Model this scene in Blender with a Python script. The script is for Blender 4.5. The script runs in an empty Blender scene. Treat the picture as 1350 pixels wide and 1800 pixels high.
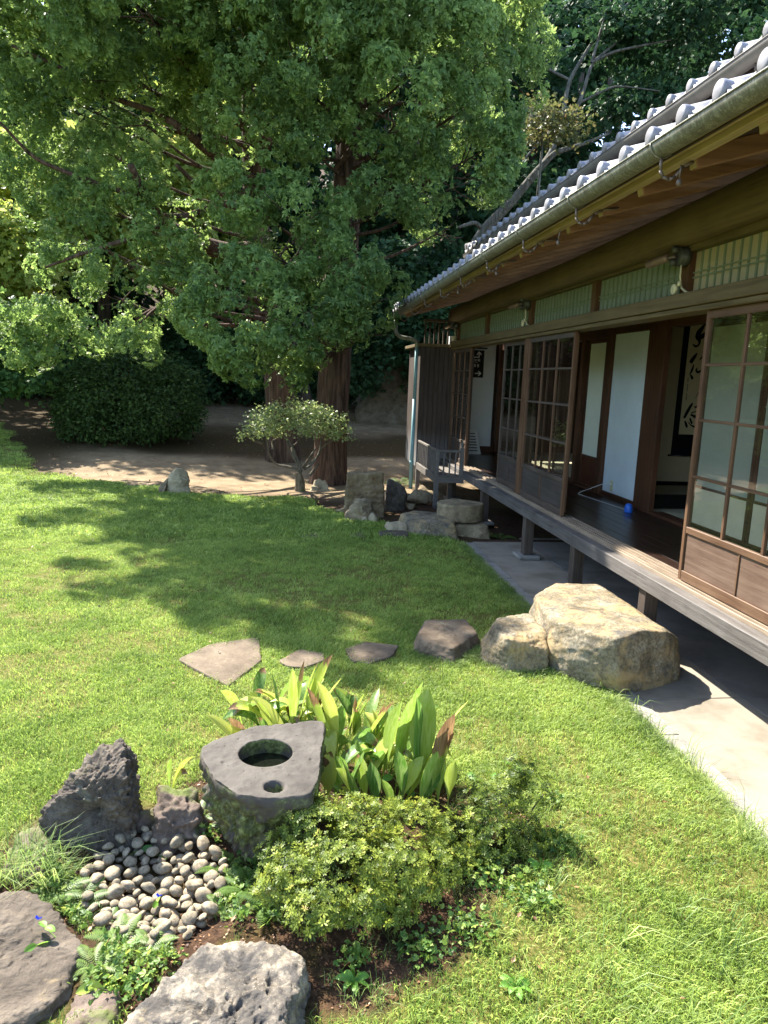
import bpy, bmesh, math, random
import numpy as np
from mathutils import Vector, Matrix
random.seed(7); rng = np.random.default_rng(7)
scene = bpy.context.scene
COL = scene.collection
PI = math.pi

# ------------------------------------------------------------------ camera, sky, sun, exposure
F = 1290.0
EYE = 1.735
CAMM = np.array([[0.9919648280735227, -0.014290796492203807, -0.12570422825301142],
                 [-0.12102538579642093, 0.18229448735585901, -0.9757671729836438],
                 [0.036859677940728884, 0.9831401187090694, 0.1791001706498985]])
cam_d = bpy.data.cameras.new('camera')
cam = bpy.data.objects.new('camera', cam_d); COL.objects.link(cam)
cam.matrix_world = Matrix.Translation((0, 0, EYE)) @ Matrix(CAMM.tolist()).to_4x4()
cam_d.sensor_fit = 'VERTICAL'; cam_d.sensor_height = 24; cam_d.sensor_width = 18
cam_d.lens = F / 1800 * 24; cam_d.clip_end = 400; cam_d.clip_start = 0.05
scene.camera = cam
SUNDIR = Vector((0.53, -0.76, -1.0)).normalized()        # the way the light travels
world = bpy.data.worlds.new('World'); scene.world = world; world.use_nodes = True
wn = world.node_tree.nodes; wl = world.node_tree.links
sky = wn.new('ShaderNodeTexSky'); sky.sky_type = 'NISHITA'; sky.sun_disc = False
sky.sun_elevation = math.asin(-SUNDIR.z); sky.sun_rotation = math.atan2(-SUNDIR.x, -SUNDIR.y)
wl.new(sky.outputs[0], wn['Background'].inputs[0]); wn['Background'].inputs[1].default_value = 0.15
sun_d = bpy.data.lights.new('sun', 'SUN'); sun_d.energy = 5.0; sun_d.angle = math.radians(0.55)
sun_d.color = (1.0, 0.94, 0.84)
sun = bpy.data.objects.new('sun', sun_d); COL.objects.link(sun)
sun.rotation_euler = SUNDIR.to_track_quat('-Z', 'Y').to_euler(); sun.location = (-8, 4, 14)
vs = scene.view_settings
vs.view_transform = 'Standard'; vs.look = 'None'; vs.exposure = 2.0; vs.gamma = 1; vs.use_curve_mapping = False

# ------------------------------------------------------------------ helpers
def ray(px, py): return CAMM @ np.array([px - 675.0, 900.0 - py, -F])
def GZ(px, py, z=-0.1):                    # where a photo point meets the level z
    d = ray(px, py); t = (z - EYE) / d[2]; return Vector((d[0] * t, d[1] * t, z))
def W(px, py, y):                          # where it meets the upright plane at depth y
    d = ray(px, py); t = y / d[1]; return Vector((d[0] * t, y, d[2] * t + EYE))
def WX(px, py, x):
    d = ray(px, py); t = x / d[0]; return Vector((x, d[1] * t, d[2] * t + EYE))
def wloc(o):
    v = Vector(o.location)
    while o.parent: o = o.parent; v = v + Vector(o.location)
    return v
def link(name, data, parent=None, loc=(0, 0, 0)):
    o = bpy.data.objects.new(name, data); COL.objects.link(o)
    p = Vector(loc)
    if parent is not None:
        o.parent = parent; p = p - wloc(parent)
    o.location = p
    return o
def thing(name, label, cat, loc=(0, 0, 0), group=None):
    o = link(name, None, None, loc); o.empty_display_size = 0.1
    o['label'] = label; o['category'] = cat
    if group: o['group'] = group
    return o
def tag(o, label, cat, group=None):
    o['label'] = label; o['category'] = cat
    if group: o['group'] = group
    return o
def fmesh(name, V, Fc, tint=None, smooth=False):
    V = np.asarray(V, dtype=np.float32); Fc = np.asarray(Fc, dtype=np.int32)
    me = bpy.data.meshes.new(name); k = Fc.shape[1]; n = len(Fc)
    me.vertices.add(len(V)); me.vertices.foreach_set('co', V.ravel())
    me.loops.add(n * k); me.loops.foreach_set('vertex_index', Fc.ravel())
    me.polygons.add(n); me.polygons.foreach_set('loop_start', np.arange(0, n * k, k, dtype=np.int32))
    if smooth: me.polygons.foreach_set('use_smooth', np.ones(n, dtype=bool))
    me.update(calc_edges=True)
    if tint is not None:
        a = me.attributes.new('tint', 'FLOAT', 'POINT'); a.data.foreach_set('value', np.asarray(tint, dtype=np.float32))
    return me
class MB:
    def __init__(s): s.v = []; s.f = []
    def add(s, vs, fs):
        b = len(s.v); s.v += [tuple(v) for v in vs]; s.f += [tuple(i + b for i in f) for f in fs]; return s
    def box(s, x0, x1, y0, y1, z0, z1):
        return s.add([(x0,y0,z0),(x1,y0,z0),(x1,y1,z0),(x0,y1,z0),(x0,y0,z1),(x1,y0,z1),(x1,y1,z1),(x0,y1,z1)],
                     [(0,3,2,1),(4,5,6,7),(0,1,5,4),(1,2,6,5),(2,3,7,6),(3,0,4,7)])
    def bar(s, a, b, w, h, up=(0, 0, 1)):          # a square bar from a to b
        a = Vector(a); b = Vector(b); d = (b - a).normalized(); r = d.cross(Vector(up)).normalized(); u = r.cross(d)
        P = []
        for c in (a, b):
            for i, j in ((-1,-1),(1,-1),(1,1),(-1,1)): P.append(c + r * (i * w / 2) + u * (j * h / 2))
        return s.add(P, [(0,1,2,3),(7,6,5,4),(0,4,5,1),(1,5,6,2),(2,6,7,3),(3,7,4,0)])
    def tube(s, pts, rad, n=8, cap=True):
        pts = [Vector(p) for p in pts]
        if not hasattr(rad, '__len__'): rad = [rad] * len(pts)
        b = len(s.v); ref = Vector((0.31, 0.17, 0.93)); prev = None
        for i, p in enumerate(pts):
            d = (pts[min(i + 1, len(pts) - 1)] - pts[max(i - 1, 0)]).normalized()
            if prev is None: r = d.cross(ref).normalized()
            else: r = (prev - d * prev.dot(d)).normalized()
            prev = r; u = d.cross(r)
            for k in range(n):
                t = 2 * PI * k / n; s.v.append(tuple(p + (r * math.cos(t) + u * math.sin(t)) * rad[i]))
        for i in range(len(pts) - 1):
            for k in range(n):
                a0 = b + i * n + k; a1 = b + i * n + (k + 1) % n
                s.f.append((a0, a1, a1 + n, a0 + n))
        if cap:
            s.f.append(tuple(b + k for k in range(n))[::-1]); e = b + (len(pts) - 1) * n
            s.f.append(tuple(e + k for k in range(n)))
        return s
    def lathe(s, c, prof, n=20, axis='z'):         # prof: (radius, height)
        b = len(s.v); c = Vector(c)
        for r, h in prof:
            for k in range(n):
                t = 2 * PI * k / n; p = (r * math.cos(t), r * math.sin(t), h)
                if axis == 'x': p = (h, p[0], p[1])
                elif axis == 'y': p = (p[1], h, p[0])
                s.v.append(tuple(c + Vector(p)))
        for i in range(len(prof) - 1):
            for k in range(n):
                a0 = b + i * n + k; a1 = b + i * n + (k + 1) % n; s.f.append((a0, a1, a1 + n, a0 + n))
        s.f.append(tuple(b + k for k in range(n))[::-1]); e = b + (len(prof) - 1) * n
        s.f.append(tuple(e + k for k in range(n)))
        return s
    def mesh(s, name, mat=None, smooth=False, bevel=0):
        me = bpy.data.meshes.new(name); me.from_pydata(s.v, [], s.f)
        bm = bmesh.new(); bm.from_mesh(me)
        bmesh.ops.recalc_face_normals(bm, faces=bm.faces)
        if bevel: bmesh.ops.bevel(bm, geom=list(bm.edges), offset=bevel, segments=1, affect='EDGES', clamp_overlap=True)
        bm.to_mesh(me); bm.free()
        if smooth: me.polygons.foreach_set('use_smooth', np.ones(len(me.polygons), dtype=bool))
        if mat: me.materials.append(mat)
        return me
    def build(s, name, mat, parent=None, smooth=False, bevel=0, loc=(0, 0, 0)):
        return link(name, s.mesh(name, mat, smooth, bevel), parent, loc)
def B(*a): return MB().box(*a)

# value-gradient noise for shapes
_perm = np.random.default_rng(3).permutation(4096)
def _h(i, j, k, s): return _perm[(_perm[(_perm[(i + s * 57) & 4095] + j) & 4095] + k) & 4095] / 2047.5 - 1.0
def vnoise(P, s=0):
    P = np.asarray(P); I = np.floor(P).astype(np.int64); f = P - I; u = f * f * f * (f * (f * 6 - 15) + 10)
    i, j, k = I[:, 0], I[:, 1], I[:, 2]; out = 0
    for a in (0, 1):
        for b in (0, 1):
            for c in (0, 1):
                w = (u[:, 0] if a else 1 - u[:, 0]) * (u[:, 1] if b else 1 - u[:, 1]) * (u[:, 2] if c else 1 - u[:, 2])
                out = out + w * _h(i + a, j + b, k + c, s)
    return out
def fbm(P, s=0, o=4):
    P = np.asarray(P, dtype=float); r = 0; a = 1.0
    for q in range(o): r = r + a * vnoise(P * 2 ** q + 13.7 * q, s + q); a *= 0.5
    return r

# ------------------------------------------------------------------ materials
def lin(*c): return tuple(((v / 255) / 12.92 if v <= 10 else ((v / 255 + 0.055) / 1.055) ** 2.4) for v in c) + (1,)
class NT:
    def __init__(s, name):
        s.m = bpy.data.materials.new(name); s.m.use_nodes = True
        s.n = s.m.node_tree.nodes; s.l = s.m.node_tree.links; s.b = s.n['Principled BSDF']; s.out = s.n['Material Output']
    def co(s, scale=(1, 1, 1), kind='Object', rot=(0, 0, 0), rnd=False):
        t = s.n.new('ShaderNodeTexCoord'); m = s.n.new('ShaderNodeMapping'); m.inputs['Scale'].default_value = scale; m.inputs['Rotation'].default_value = rot
        src = t.outputs[kind]
        if rnd:
            oi = s.n.new('ShaderNodeObjectInfo'); mu = s.n.new('ShaderNodeVectorMath'); mu.operation = 'MULTIPLY_ADD'
            mu.inputs[0].default_value = (37, 53, 71); s.l.new(oi.outputs['Random'], mu.inputs[1]); s.l.new(src, mu.inputs[2]); src = mu.outputs[0]
        s.l.new(src, m.inputs[0]); return m.outputs[0]
    def noise(s, v, scale=5, detail=5, rough=0.55, dist=0):
        n = s.n.new('ShaderNodeTexNoise'); n.inputs['Scale'].default_value = scale; n.inputs['Detail'].default_value = detail
        n.inputs['Roughness'].default_value = rough; n.inputs['Distortion'].default_value = dist
        if v is not None: s.l.new(v, n.inputs['Vector'])
        return n.outputs['Fac']
    def vor(s, v, scale=5, feat='F1', out='Distance', rand=1):
        n = s.n.new('ShaderNodeTexVoronoi'); n.feature = feat; n.inputs['Scale'].default_value = scale; n.inputs['Randomness'].default_value = rand
        s.l.new(v, n.inputs['Vector']); return n.outputs[out]
    def ramp(s, fac, stops):
        r = s.n.new('ShaderNodeValToRGB'); e = r.color_ramp.elements
        while len(e) < len(stops): e.new(0.5)
        for x, (p, c) in zip(e, stops):
            x.position = p; x.color = c if hasattr(c, '__len__') else (c, c, c, 1)
        s.l.new(fac, r.inputs[0]); return r.outputs[0]
    def mix(s, fac, a, b, mode='MIX'):
        m = s.n.new('ShaderNodeMix'); m.data_type = 'RGBA'; m.blend_type = mode
        for sock, v in ((m.inputs[0], fac), (m.inputs[6], a), (m.inputs[7], b)):
            if isinstance(v, bpy.types.NodeSocket): s.l.new(v, sock)
            else: sock.default_value = v
        return m.outputs[2]
    def math(s, op, a, b=0.5):
        m = s.n.new('ShaderNodeMath'); m.operation = op
        for k, v in ((0, a), (1, b)):
            if isinstance(v, bpy.types.NodeSocket): s.l.new(v, m.inputs[k])
            else: m.inputs[k].default_value = v
        return m.outputs[0]
    def bump(s, h, strength=0.3, dist=0.01, prev=None):
        b = s.n.new('ShaderNodeBump'); b.inputs['Strength'].default_value = strength; b.inputs['Distance'].default_value = dist
        s.l.new(h, b.inputs['Height'])
        if prev is not None: s.l.new(prev, b.inputs['Normal'])
        return b.outputs[0]
    def fin(s, col=None, rough=0.7, normal=None, spec=0.4, metal=0):
        for k, v in (('Base Color', col), ('Roughness', rough), ('Normal', normal), ('Specular IOR Level', spec), ('Metallic', metal)):
            if v is None: continue
            if isinstance(v, bpy.types.NodeSocket): s.l.new(v, s.b.inputs[k])
            else: s.b.inputs[k].default_value = v
        return s.m
    def translucent(s, col, amount):
        t = s.n.new('ShaderNodeBsdfTranslucent'); s.l.new(col, t.inputs[0]); x = s.n.new('ShaderNodeMixShader'); x.inputs[0].default_value = amount
        s.l.new(s.b.outputs[0], x.inputs[1]); s.l.new(t.outputs[0], x.inputs[2]); s.l.new(x.outputs[0], s.out.inputs[0])
def flat(name, c, rough=0.6, spec=0.4, metal=0, var=0.12, scale=18):
    t = NT(name); n = t.noise(t.co(), scale, 5)
    k = tuple(v * (1 - var) for v in c[:3]) + (1,); g = tuple(min(1, v * (1 + var)) for v in c[:3]) + (1,)
    return t.fin(t.ramp(n, [(0.3, k), (0.7, g)]), rough, t.bump(n, 0.1, 0.003), spec, metal)
def wood(name, dark, mid, light, axis=1, rough=0.65, bump=0.35, fine=1.0, spec=0.3, pale_low=None):
    t = NT(name); sc = [26 * fine] * 3; sc[axis] = 1.3 * fine
    v = t.co(tuple(sc), rnd=True); n = t.noise(v, 1.6, 8, 0.62, 0.35)
    v2 = t.co(tuple(x * 3.2 for x in sc), rnd=True); n2 = t.noise(v2, 2.0, 4, 0.6)
    big = t.noise(t.co((2.2, 2.2, 2.2), rnd=True), 1.2, 3)
    c = t.ramp(n, [(0.28, dark), (0.5, mid), (0.74, light)])
    c = t.mix(t.math('MULTIPLY', n2, 0.5), c, dark, 'MIX'); c = t.mix(t.ramp(big, [(0.3, 0.0), (0.75, 0.55)]), c, light)
    if pale_low:
        z0, z1, wc = pale_low
        sp = t.n.new('ShaderNodeSeparateXYZ'); t.l.new(t.co(), sp.inputs[0])
        mr = t.n.new('ShaderNodeMapRange'); mr.inputs[1].default_value = z1; mr.inputs[2].default_value = z0
        t.l.new(t.math('ADD', sp.outputs[2], t.math('MULTIPLY', n, 0.5)), mr.inputs[0]); c = t.mix(mr.outputs[0], c, wc)
    return t.fin(c, rough, t.bump(n2, bump * 0.5, 0.004, t.bump(n, bump, 0.006)), spec)
def leafmat(name, stops, trans=0.3, rough=0.5, spec=0.35, big=None):
    t = NT(name); a = t.n.new('ShaderNodeAttribute'); a.attribute_name = 'tint'
    c = t.ramp(a.outputs['Fac'], stops); t.fin(c, rough, None, spec)
    hs = t.n.new('ShaderNodeHueSaturation'); hs.inputs['Value'].default_value = 1.7; hs.inputs['Hue'].default_value = 0.485; t.l.new(c, hs.inputs['Color'])
    t.translucent(hs.outputs[0], trans); return t.m
def rockmat(name, c0, c1, c2, speck=0.25, lichen=None, moss=None, scale=1.0, bump=0.6, rough=0.85, bands=0):
    t = NT(name); v = t.co(rnd=True); n = t.noise(v, 6 * scale, 9, 0.62, 0.3); n2 = t.noise(v, 55 * scale, 6, 0.65); n3 = t.vor(v, 130 * scale)
    c = t.ramp(n, [(0.3, c0), (0.5, c1), (0.72, c2)])
    c = t.mix(t.math('MULTIPLY', t.ramp(n2, [(0.42, 0.0), (0.62, 1.0)]), speck), c, tuple(x * 0.35 for x in c0[:3]) + (1,))
    c = t.mix(t.math('MULTIPLY', t.ramp(n3, [(0.08, 1.0), (0.25, 0.0)]), speck * 0.8), c, tuple(min(1, x * 1.6) for x in c2[:3]) + (1,))
    if bands:
        nb = t.noise(t.co((2, 2, 30), rot=(0.3, 0.25, 0), rnd=True), 2, 5, 0.6, 0.4); c = t.mix(t.math('MULTIPLY', t.ramp(nb, [(0.4, 0.0), (0.65, 1.0)]), bands), c, c0)
    for spec_, sc_ in ((lichen, 9), (moss, 4)):
        if spec_:
            col, amt = spec_; m = t.noise(v, sc_ * scale, 8, 0.7, 0.4); c = t.mix(t.ramp(m, [(0.62 - amt * 0.35, 0.0), (0.74 - amt * 0.35, 0.9)]), c, col)
    return t.fin(c, rough, t.bump(n2, bump * 0.6, 0.004, t.bump(n, bump, 0.02)), 0.25)
def glassmat(name, tint=(0.93, 0.96, 0.95, 1), rough=0.0, wavy=0.02):
    t = NT(name); t.n.remove(t.b)
    g = t.n.new('ShaderNodeBsdfGlossy'); g.inputs['Roughness'].default_value = rough; tr = t.n.new('ShaderNodeBsdfTransparent'); tr.inputs[0].default_value = tint
    fr = t.n.new('ShaderNodeFresnel'); fr.inputs[0].default_value = 1.52; x = t.n.new('ShaderNodeMixShader')
    bm_ = t.bump(t.noise(t.co((1, 1, 0.6), rnd=True), 2.2, 2), wavy, 0.05); t.l.new(bm_, g.inputs['Normal'])
    ge = t.n.new('ShaderNodeNewGeometry'); f2 = t.math('MULTIPLY', t.math('MULTIPLY', fr.outputs[0], 2.1), t.math('SUBTRACT', 1.0, ge.outputs['Backfacing']))
    t.l.new(f2, x.inputs[0]); t.l.new(tr.outputs[0], x.inputs[1]); t.l.new(g.outputs[0], x.inputs[2]); t.l.new(x.outputs[0], t.out.inputs[0])
    return t.m
M = {}
M['beam_wood'] = wood('weathered_beam', lin(41, 39, 37), lin(86, 81, 77), lin(119, 114, 109), 1, 0.7, 0.6)
M['sill_wood'] = wood('sill_wood', lin(79, 67, 56), lin(132, 116, 96), lin(163, 147, 127), 1, 0.6, 0.4)
M['post_wood'] = wood('post_wood', lin(38, 32, 27), lin(73, 62, 52), lin(99, 88, 78), 2, 0.7, 0.5)
M['dark_post'] = wood('dark_post', lin(38, 22, 14), lin(77, 47, 29), lin(98, 63, 40), 2, 0.55, 0.3)
M['door_z'] = wood('door_wood_upright', lin(51, 32, 22), lin(96, 67, 46), lin(115, 88, 66), 2, 0.55, 0.3)
M['door_y'] = wood('door_wood_level', lin(51, 33, 23), lin(93, 67, 47), lin(117, 92, 71), 1, 0.55, 0.3)
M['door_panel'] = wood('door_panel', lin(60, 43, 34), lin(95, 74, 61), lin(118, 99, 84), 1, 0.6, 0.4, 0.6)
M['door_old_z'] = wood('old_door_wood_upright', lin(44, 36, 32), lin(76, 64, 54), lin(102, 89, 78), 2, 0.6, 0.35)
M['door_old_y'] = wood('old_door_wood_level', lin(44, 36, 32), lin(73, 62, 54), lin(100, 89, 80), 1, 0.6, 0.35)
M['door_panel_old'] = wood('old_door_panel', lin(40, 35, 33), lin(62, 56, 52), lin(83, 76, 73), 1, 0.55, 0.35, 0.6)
M['keta'] = wood('eaves_beam', lin(59, 48, 29), lin(93, 79, 50), lin(112, 96, 64), 1, 0.65, 0.35)
M['lintel'] = wood('lintel_wood', lin(62, 52, 32), lin(96, 83, 52), lin(115, 100, 68), 1, 0.65, 0.35)
M['stud'] = wood('stud_wood', lin(56, 36, 17), lin(89, 60, 32), lin(105, 75, 41), 2, 0.6, 0.3)
M['rafter'] = wood('rafter_wood', lin(88, 63, 46), lin(137, 101, 76), lin(160, 123, 96), 0, 0.6, 0.25)  # lightened in colour for the bounce light under the eaves
M['roof_board'] = wood('roof_board_wood', lin(38, 29, 23), lin(59, 46, 39), lin(69, 57, 47), 1, 0.65, 0.25)  # darkened in colour so the bounce-lit rafters stand out
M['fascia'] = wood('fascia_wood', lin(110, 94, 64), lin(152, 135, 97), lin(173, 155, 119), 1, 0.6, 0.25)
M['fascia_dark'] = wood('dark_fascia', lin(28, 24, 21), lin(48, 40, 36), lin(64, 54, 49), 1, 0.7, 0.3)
M['floor'] = wood('engawa_floor', lin(21, 13, 10), lin(38, 25, 20), lin(51, 35, 28), 1, 0.28, 0.12, 1, 0.5)
M['box_board'] = wood('shutter_box_board', lin(35, 28, 24), lin(62, 52, 46), lin(80, 70, 63), 2, 0.75, 0.5, 1, 0.25, pale_low=(0.55, 1.15, lin(120, 120, 120)))  # boards turn paler towards the bottom
M['grey_rail'] = wood('grey_rail_wood', lin(67, 62, 57), lin(99, 93, 86), lin(121, 116, 110), 0, 0.75, 0.5)
M['shoji_base'] = wood('paper_door_base', lin(48, 22, 12), lin(76, 38, 22), lin(89, 49, 30), 2, 0.5, 0.2)
M['plaster_blue'] = flat('pale_plaster', lin(212, 218, 221), 0.85, 0.2, 0, 0.04, 6)
M['plaster_tan'] = flat('tan_plaster', lin(202, 187, 153), 0.9, 0.2, 0, 0.05, 8)
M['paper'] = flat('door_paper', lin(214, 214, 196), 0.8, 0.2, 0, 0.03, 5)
M['paper_dim'] = flat('dimmed_door_paper', lin(150, 150, 132), 0.8, 0.2, 0, 0.05, 3)  # door paper darkened in colour so it looks dimmer behind the glass
M['tatami'] = flat('tatami', lin(187, 177, 145), 0.75, 0.2, 0, 0.08, 60)
M['lacquer'] = flat('black_lacquer', lin(18, 16, 16), 0.25, 0.5)
M['ceiling'] = wood('ceiling_board', lin(40, 27, 17), lin(67, 48, 32), lin(80, 59, 41), 1, 0.7, 0.2)
M['glass'] = glassmat('window_glass')
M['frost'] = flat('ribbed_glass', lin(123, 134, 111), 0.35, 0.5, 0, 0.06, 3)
M['frost_lit'] = flat('ribbed_glass_lit_tint', lin(166, 155, 117), 0.35, 0.5, 0, 0.05, 3)  # lit, yellowish look of one transom pane put into its colour
M['slat'] = wood('transom_slat', lin(96, 106, 78), lin(116, 128, 96), lin(128, 140, 106), 2, 0.6, 0.1)
def tilemat():
    t = NT('roof_tile'); v = t.co(rnd=True); n = t.noise(v, 14, 7, 0.6); oi = t.n.new('ShaderNodeObjectInfo')
    c = t.ramp(n, [(0.3, lin(106, 105, 109)), (0.55, lin(139, 138, 143)), (0.75, lin(160, 158, 164))])
    c = t.mix(t.math('MULTIPLY', oi.outputs['Random'], 0.35), c, lin(100, 97, 97)); return t.fin(c, 0.42, t.bump(n, 0.15, 0.004), 0.5)
M['tile'] = tilemat()
def guttermat():
    t = NT('old_copper_gutter'); n = t.noise(t.co((1, 3, 1)), 9, 8, 0.65); st = t.noise(t.co((30, 26, 2)), 2.2, 4, 0.6, 1.2)
    c = t.ramp(n, [(0.3, lin(88, 87, 74)), (0.5, lin(118, 117, 102)), (0.72, lin(142, 146, 132))])
    c = t.mix(t.ramp(st, [(0.52, 0.0), (0.66, 0.45)]), c, lin(196, 196, 176)); return t.fin(c, 0.48, t.bump(n, 0.1, 0.003), 0.5, 0.35)
M['gutter'] = guttermat()
M['gutter_grey'] = flat('grey_gutter', lin(118, 114, 108), 0.5, 0.5, 0.3, 0.2, 9)
M['pipe'] = flat('blue_green_pipe', lin(108, 146, 152), 0.5, 0.4, 0.1, 0.18, 5)
M['iron'] = flat('grey_iron', lin(112, 100, 92), 0.5, 0.5, 0.4, 0.2)
M['lampmetal'] = flat('dark_lamp_metal', lin(70, 72, 66), 0.45, 0.5, 0.3)
M['lampglass'] = flat('dull_lamp_tube', lin(128, 108, 96), 0.3, 0.5, 0.2)
M['ivory'] = flat('ivory_plastic', lin(206, 198, 158), 0.5)
M['blue'] = flat('blue_plastic', lin(44, 104, 206), 0.35, 0.5, 0, 0.03)
M['white'] = flat('white_plastic', lin(228, 228, 226), 0.5, 0.4, 0, 0.03)
M['black'] = flat('matt_black', lin(14, 14, 15), 0.6, 0.3)
M['ink'] = flat('black_ink', lin(10, 10, 10), 0.8, 0.2)
M['silk'] = flat('dark_silk', lin(16, 18, 24), 0.8, 0.2)
M['scroll'] = flat('scroll_paper', lin(223, 210, 171), 0.85, 0.2, 0, 0.04, 8)
def concrete(name, a, b, c, sc=3.0, speck=0.1):
    t = NT(name); v = t.co(rnd=True); n = t.noise(v, sc, 8, 0.6); n2 = t.noise(v, 220, 4); col = t.ramp(n, [(0.32, a), (0.5, b), (0.7, c)])
    col = t.mix(t.math('MULTIPLY', t.ramp(n2, [(0.45, 0.0), (0.65, 1.0)]), speck), col, tuple(x * 0.35 for x in a[:3]) + (1,))
    return t.fin(col, 0.85, t.bump(n2, 0.3, 0.002), 0.25)
M['slab'] = concrete('sandstone_slab', lin(110, 102, 88), lin(132, 124, 110), lin(143, 135, 120))
M['underfloor'] = concrete('under_floor_slab', lin(105, 100, 92), lin(125, 119, 111), lin(136, 130, 121))
M['kerb'] = concrete('granite_kerb', lin(113, 108, 102), lin(136, 133, 125), lin(152, 147, 138), 8, 0.5)
# ------------------------------------------------------------------ terrain
def sstep(a, b, x):
    t = np.clip((x - a) / (b - a), 0, 1); return t * t * (3 - 2 * t)
def hgt(x, y):
    x = np.asarray(x, float); y = np.asarray(y, float)
    z = -0.05 + 0.085 * np.clip(y - 12.3, 0, 13) * sstep(11.8, 13.5, y) + 0.42 * np.clip(y - 26.5, 0, 60)
    z = z + 0.3 * np.clip(-x - 17, 0, 40) * sstep(-17, -20, x)
    P = np.stack([x * 0.5, y * 0.5, 0 * x], -1).reshape(-1, 3); n1 = vnoise(P, 5).reshape(x.shape)
    P2 = np.stack([x * 3, y * 3, 0 * x], -1).reshape(-1, 3); n2 = vnoise(P2, 9).reshape(x.shape)
    z = z + 0.02 * n1 + 0.006 * n2
    apron = sstep(1.55, 1.95, x) * sstep(8.7, 8.1, y); z = z * (1 - apron) + (-0.098) * apron
    under = sstep(1.985, 2.06, x) * sstep(8.2, 8.05, y); z = z - 0.1 * under
    far_u = sstep(1.9, 2.4, x) * sstep(8.2, 8.6, y) * sstep(15, 13.5, y); z = z - 0.09 * far_u
    dip = np.exp(-(((x + 0.48) / 0.34) ** 2 + ((y - 2.38) / 0.26) ** 2) ** 2); z = z - 0.07 * dip
    mound = 0.4 * np.exp(-(((x - 0.45) / 0.6) ** 2 + ((y - 2.7) / 0.5) ** 2)); z = z + 0.05 * mound
    return z
def hz(x, y): return float(hgt(np.array([x]), np.array([y]))[0])
def inpoly(x, y, poly):
    r = np.zeros(x.shape, bool); n = len(poly)
    for i in range(n):
        x0, y0 = poly[i]; x1, y1 = poly[(i + 1) % n]
        c = ((y0 > y) != (y1 > y)) & (x < (x1 - x0) * (y - y0) / ((y1 - y0) if y1 != y0 else 1e-9) + x0); r ^= c
    return r
LAWN = [(1.975, -4), (1.975, 7.9), (1.3, 8.35), (1.0, 9.2), (.6, 9.9), (.1, 10.6), (-.7, 11.0), (-1.3, 10.9), (-2, 11.4), (-3.2, 12.0), (-4.1, 12.8), (-4.9, 14.4), (-6, 16.5), (-7.6, 19), (-9.0, 22.5), (-14, 23.5), (-30, 24), (-30, -4)]
BED = [tuple(GZ(*p, -0.08)[:2]) for p in ((-60, 1560), (20, 1480), (90, 1452), (255, 1440), (350, 1380), (480, 1345), (600, 1345), (700, 1370), (800, 1395), (880, 1410), (925, 1440), (920, 1510), (890, 1580), (840, 1670), (740, 1760), (640, 1830), (-80, 1830))]
def wob(x, y, a, s, sd):
    return a * vnoise(np.stack([x * s, y * s, 0 * x], -1).reshape(-1, 3), sd).reshape(x.shape)
def lawn_mask(x, y): return inpoly(x + wob(x, y, .22, 1.6, 21) * (x < 1.6), y + wob(x, y, .22, 1.6, 22) * (y > 4), LAWN)
xs = np.concatenate([np.linspace(-60, -9.2, 26), np.linspace(-9, 3.0, 133), np.linspace(3.4, 34, 22)])
ys = np.concatenate([np.linspace(-5, .7, 6), np.linspace(.8, 13, 135), np.linspace(13.2, 28, 70), np.linspace(29, 90, 25)])
X, Y = np.meshgrid(xs, ys); Z = hgt(X, Y); nx, ny = len(xs), len(ys)
idx = np.arange(nx * ny).reshape(ny, nx)
quads = np.stack([idx[:-1, :-1], idx[:-1, 1:], idx[1:, 1:], idx[1:, :-1]], -1).reshape(-1, 4)
cx = (X[:-1, :-1] + X[1:, 1:]) / 2; cy = (Y[:-1, :-1] + Y[1:, 1:]) / 2
lm = lawn_mask(cx, cy).reshape(-1)
inbed = inpoly(X, Y, BED).astype(float)
sand = np.maximum(sstep(10.3, 11.6, Y + wob(X, Y, .5, .8, 31)) * sstep(15.4, 14.6, Y + wob(X, Y, .9, .5, 32)) * sstep(-4.8, -3.2, X),
                  sstep(17.3, 18.6, Y + wob(X, Y, .9, .6, 33)) * sstep(-4.5, -2.5, X) * sstep(26.5, 25, Y))
mossy = sstep(14.8, 15.6, Y + wob(X, Y, .9, .5, 32)) * sstep(18.4, 17.2, Y + wob(X, Y, .9, .6, 33)) + sstep(-3.0, -4.4, X) * sstep(12, 14, Y)
lawnv = lawn_mask(X, Y).astype(float) * (1 - inbed)
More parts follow.
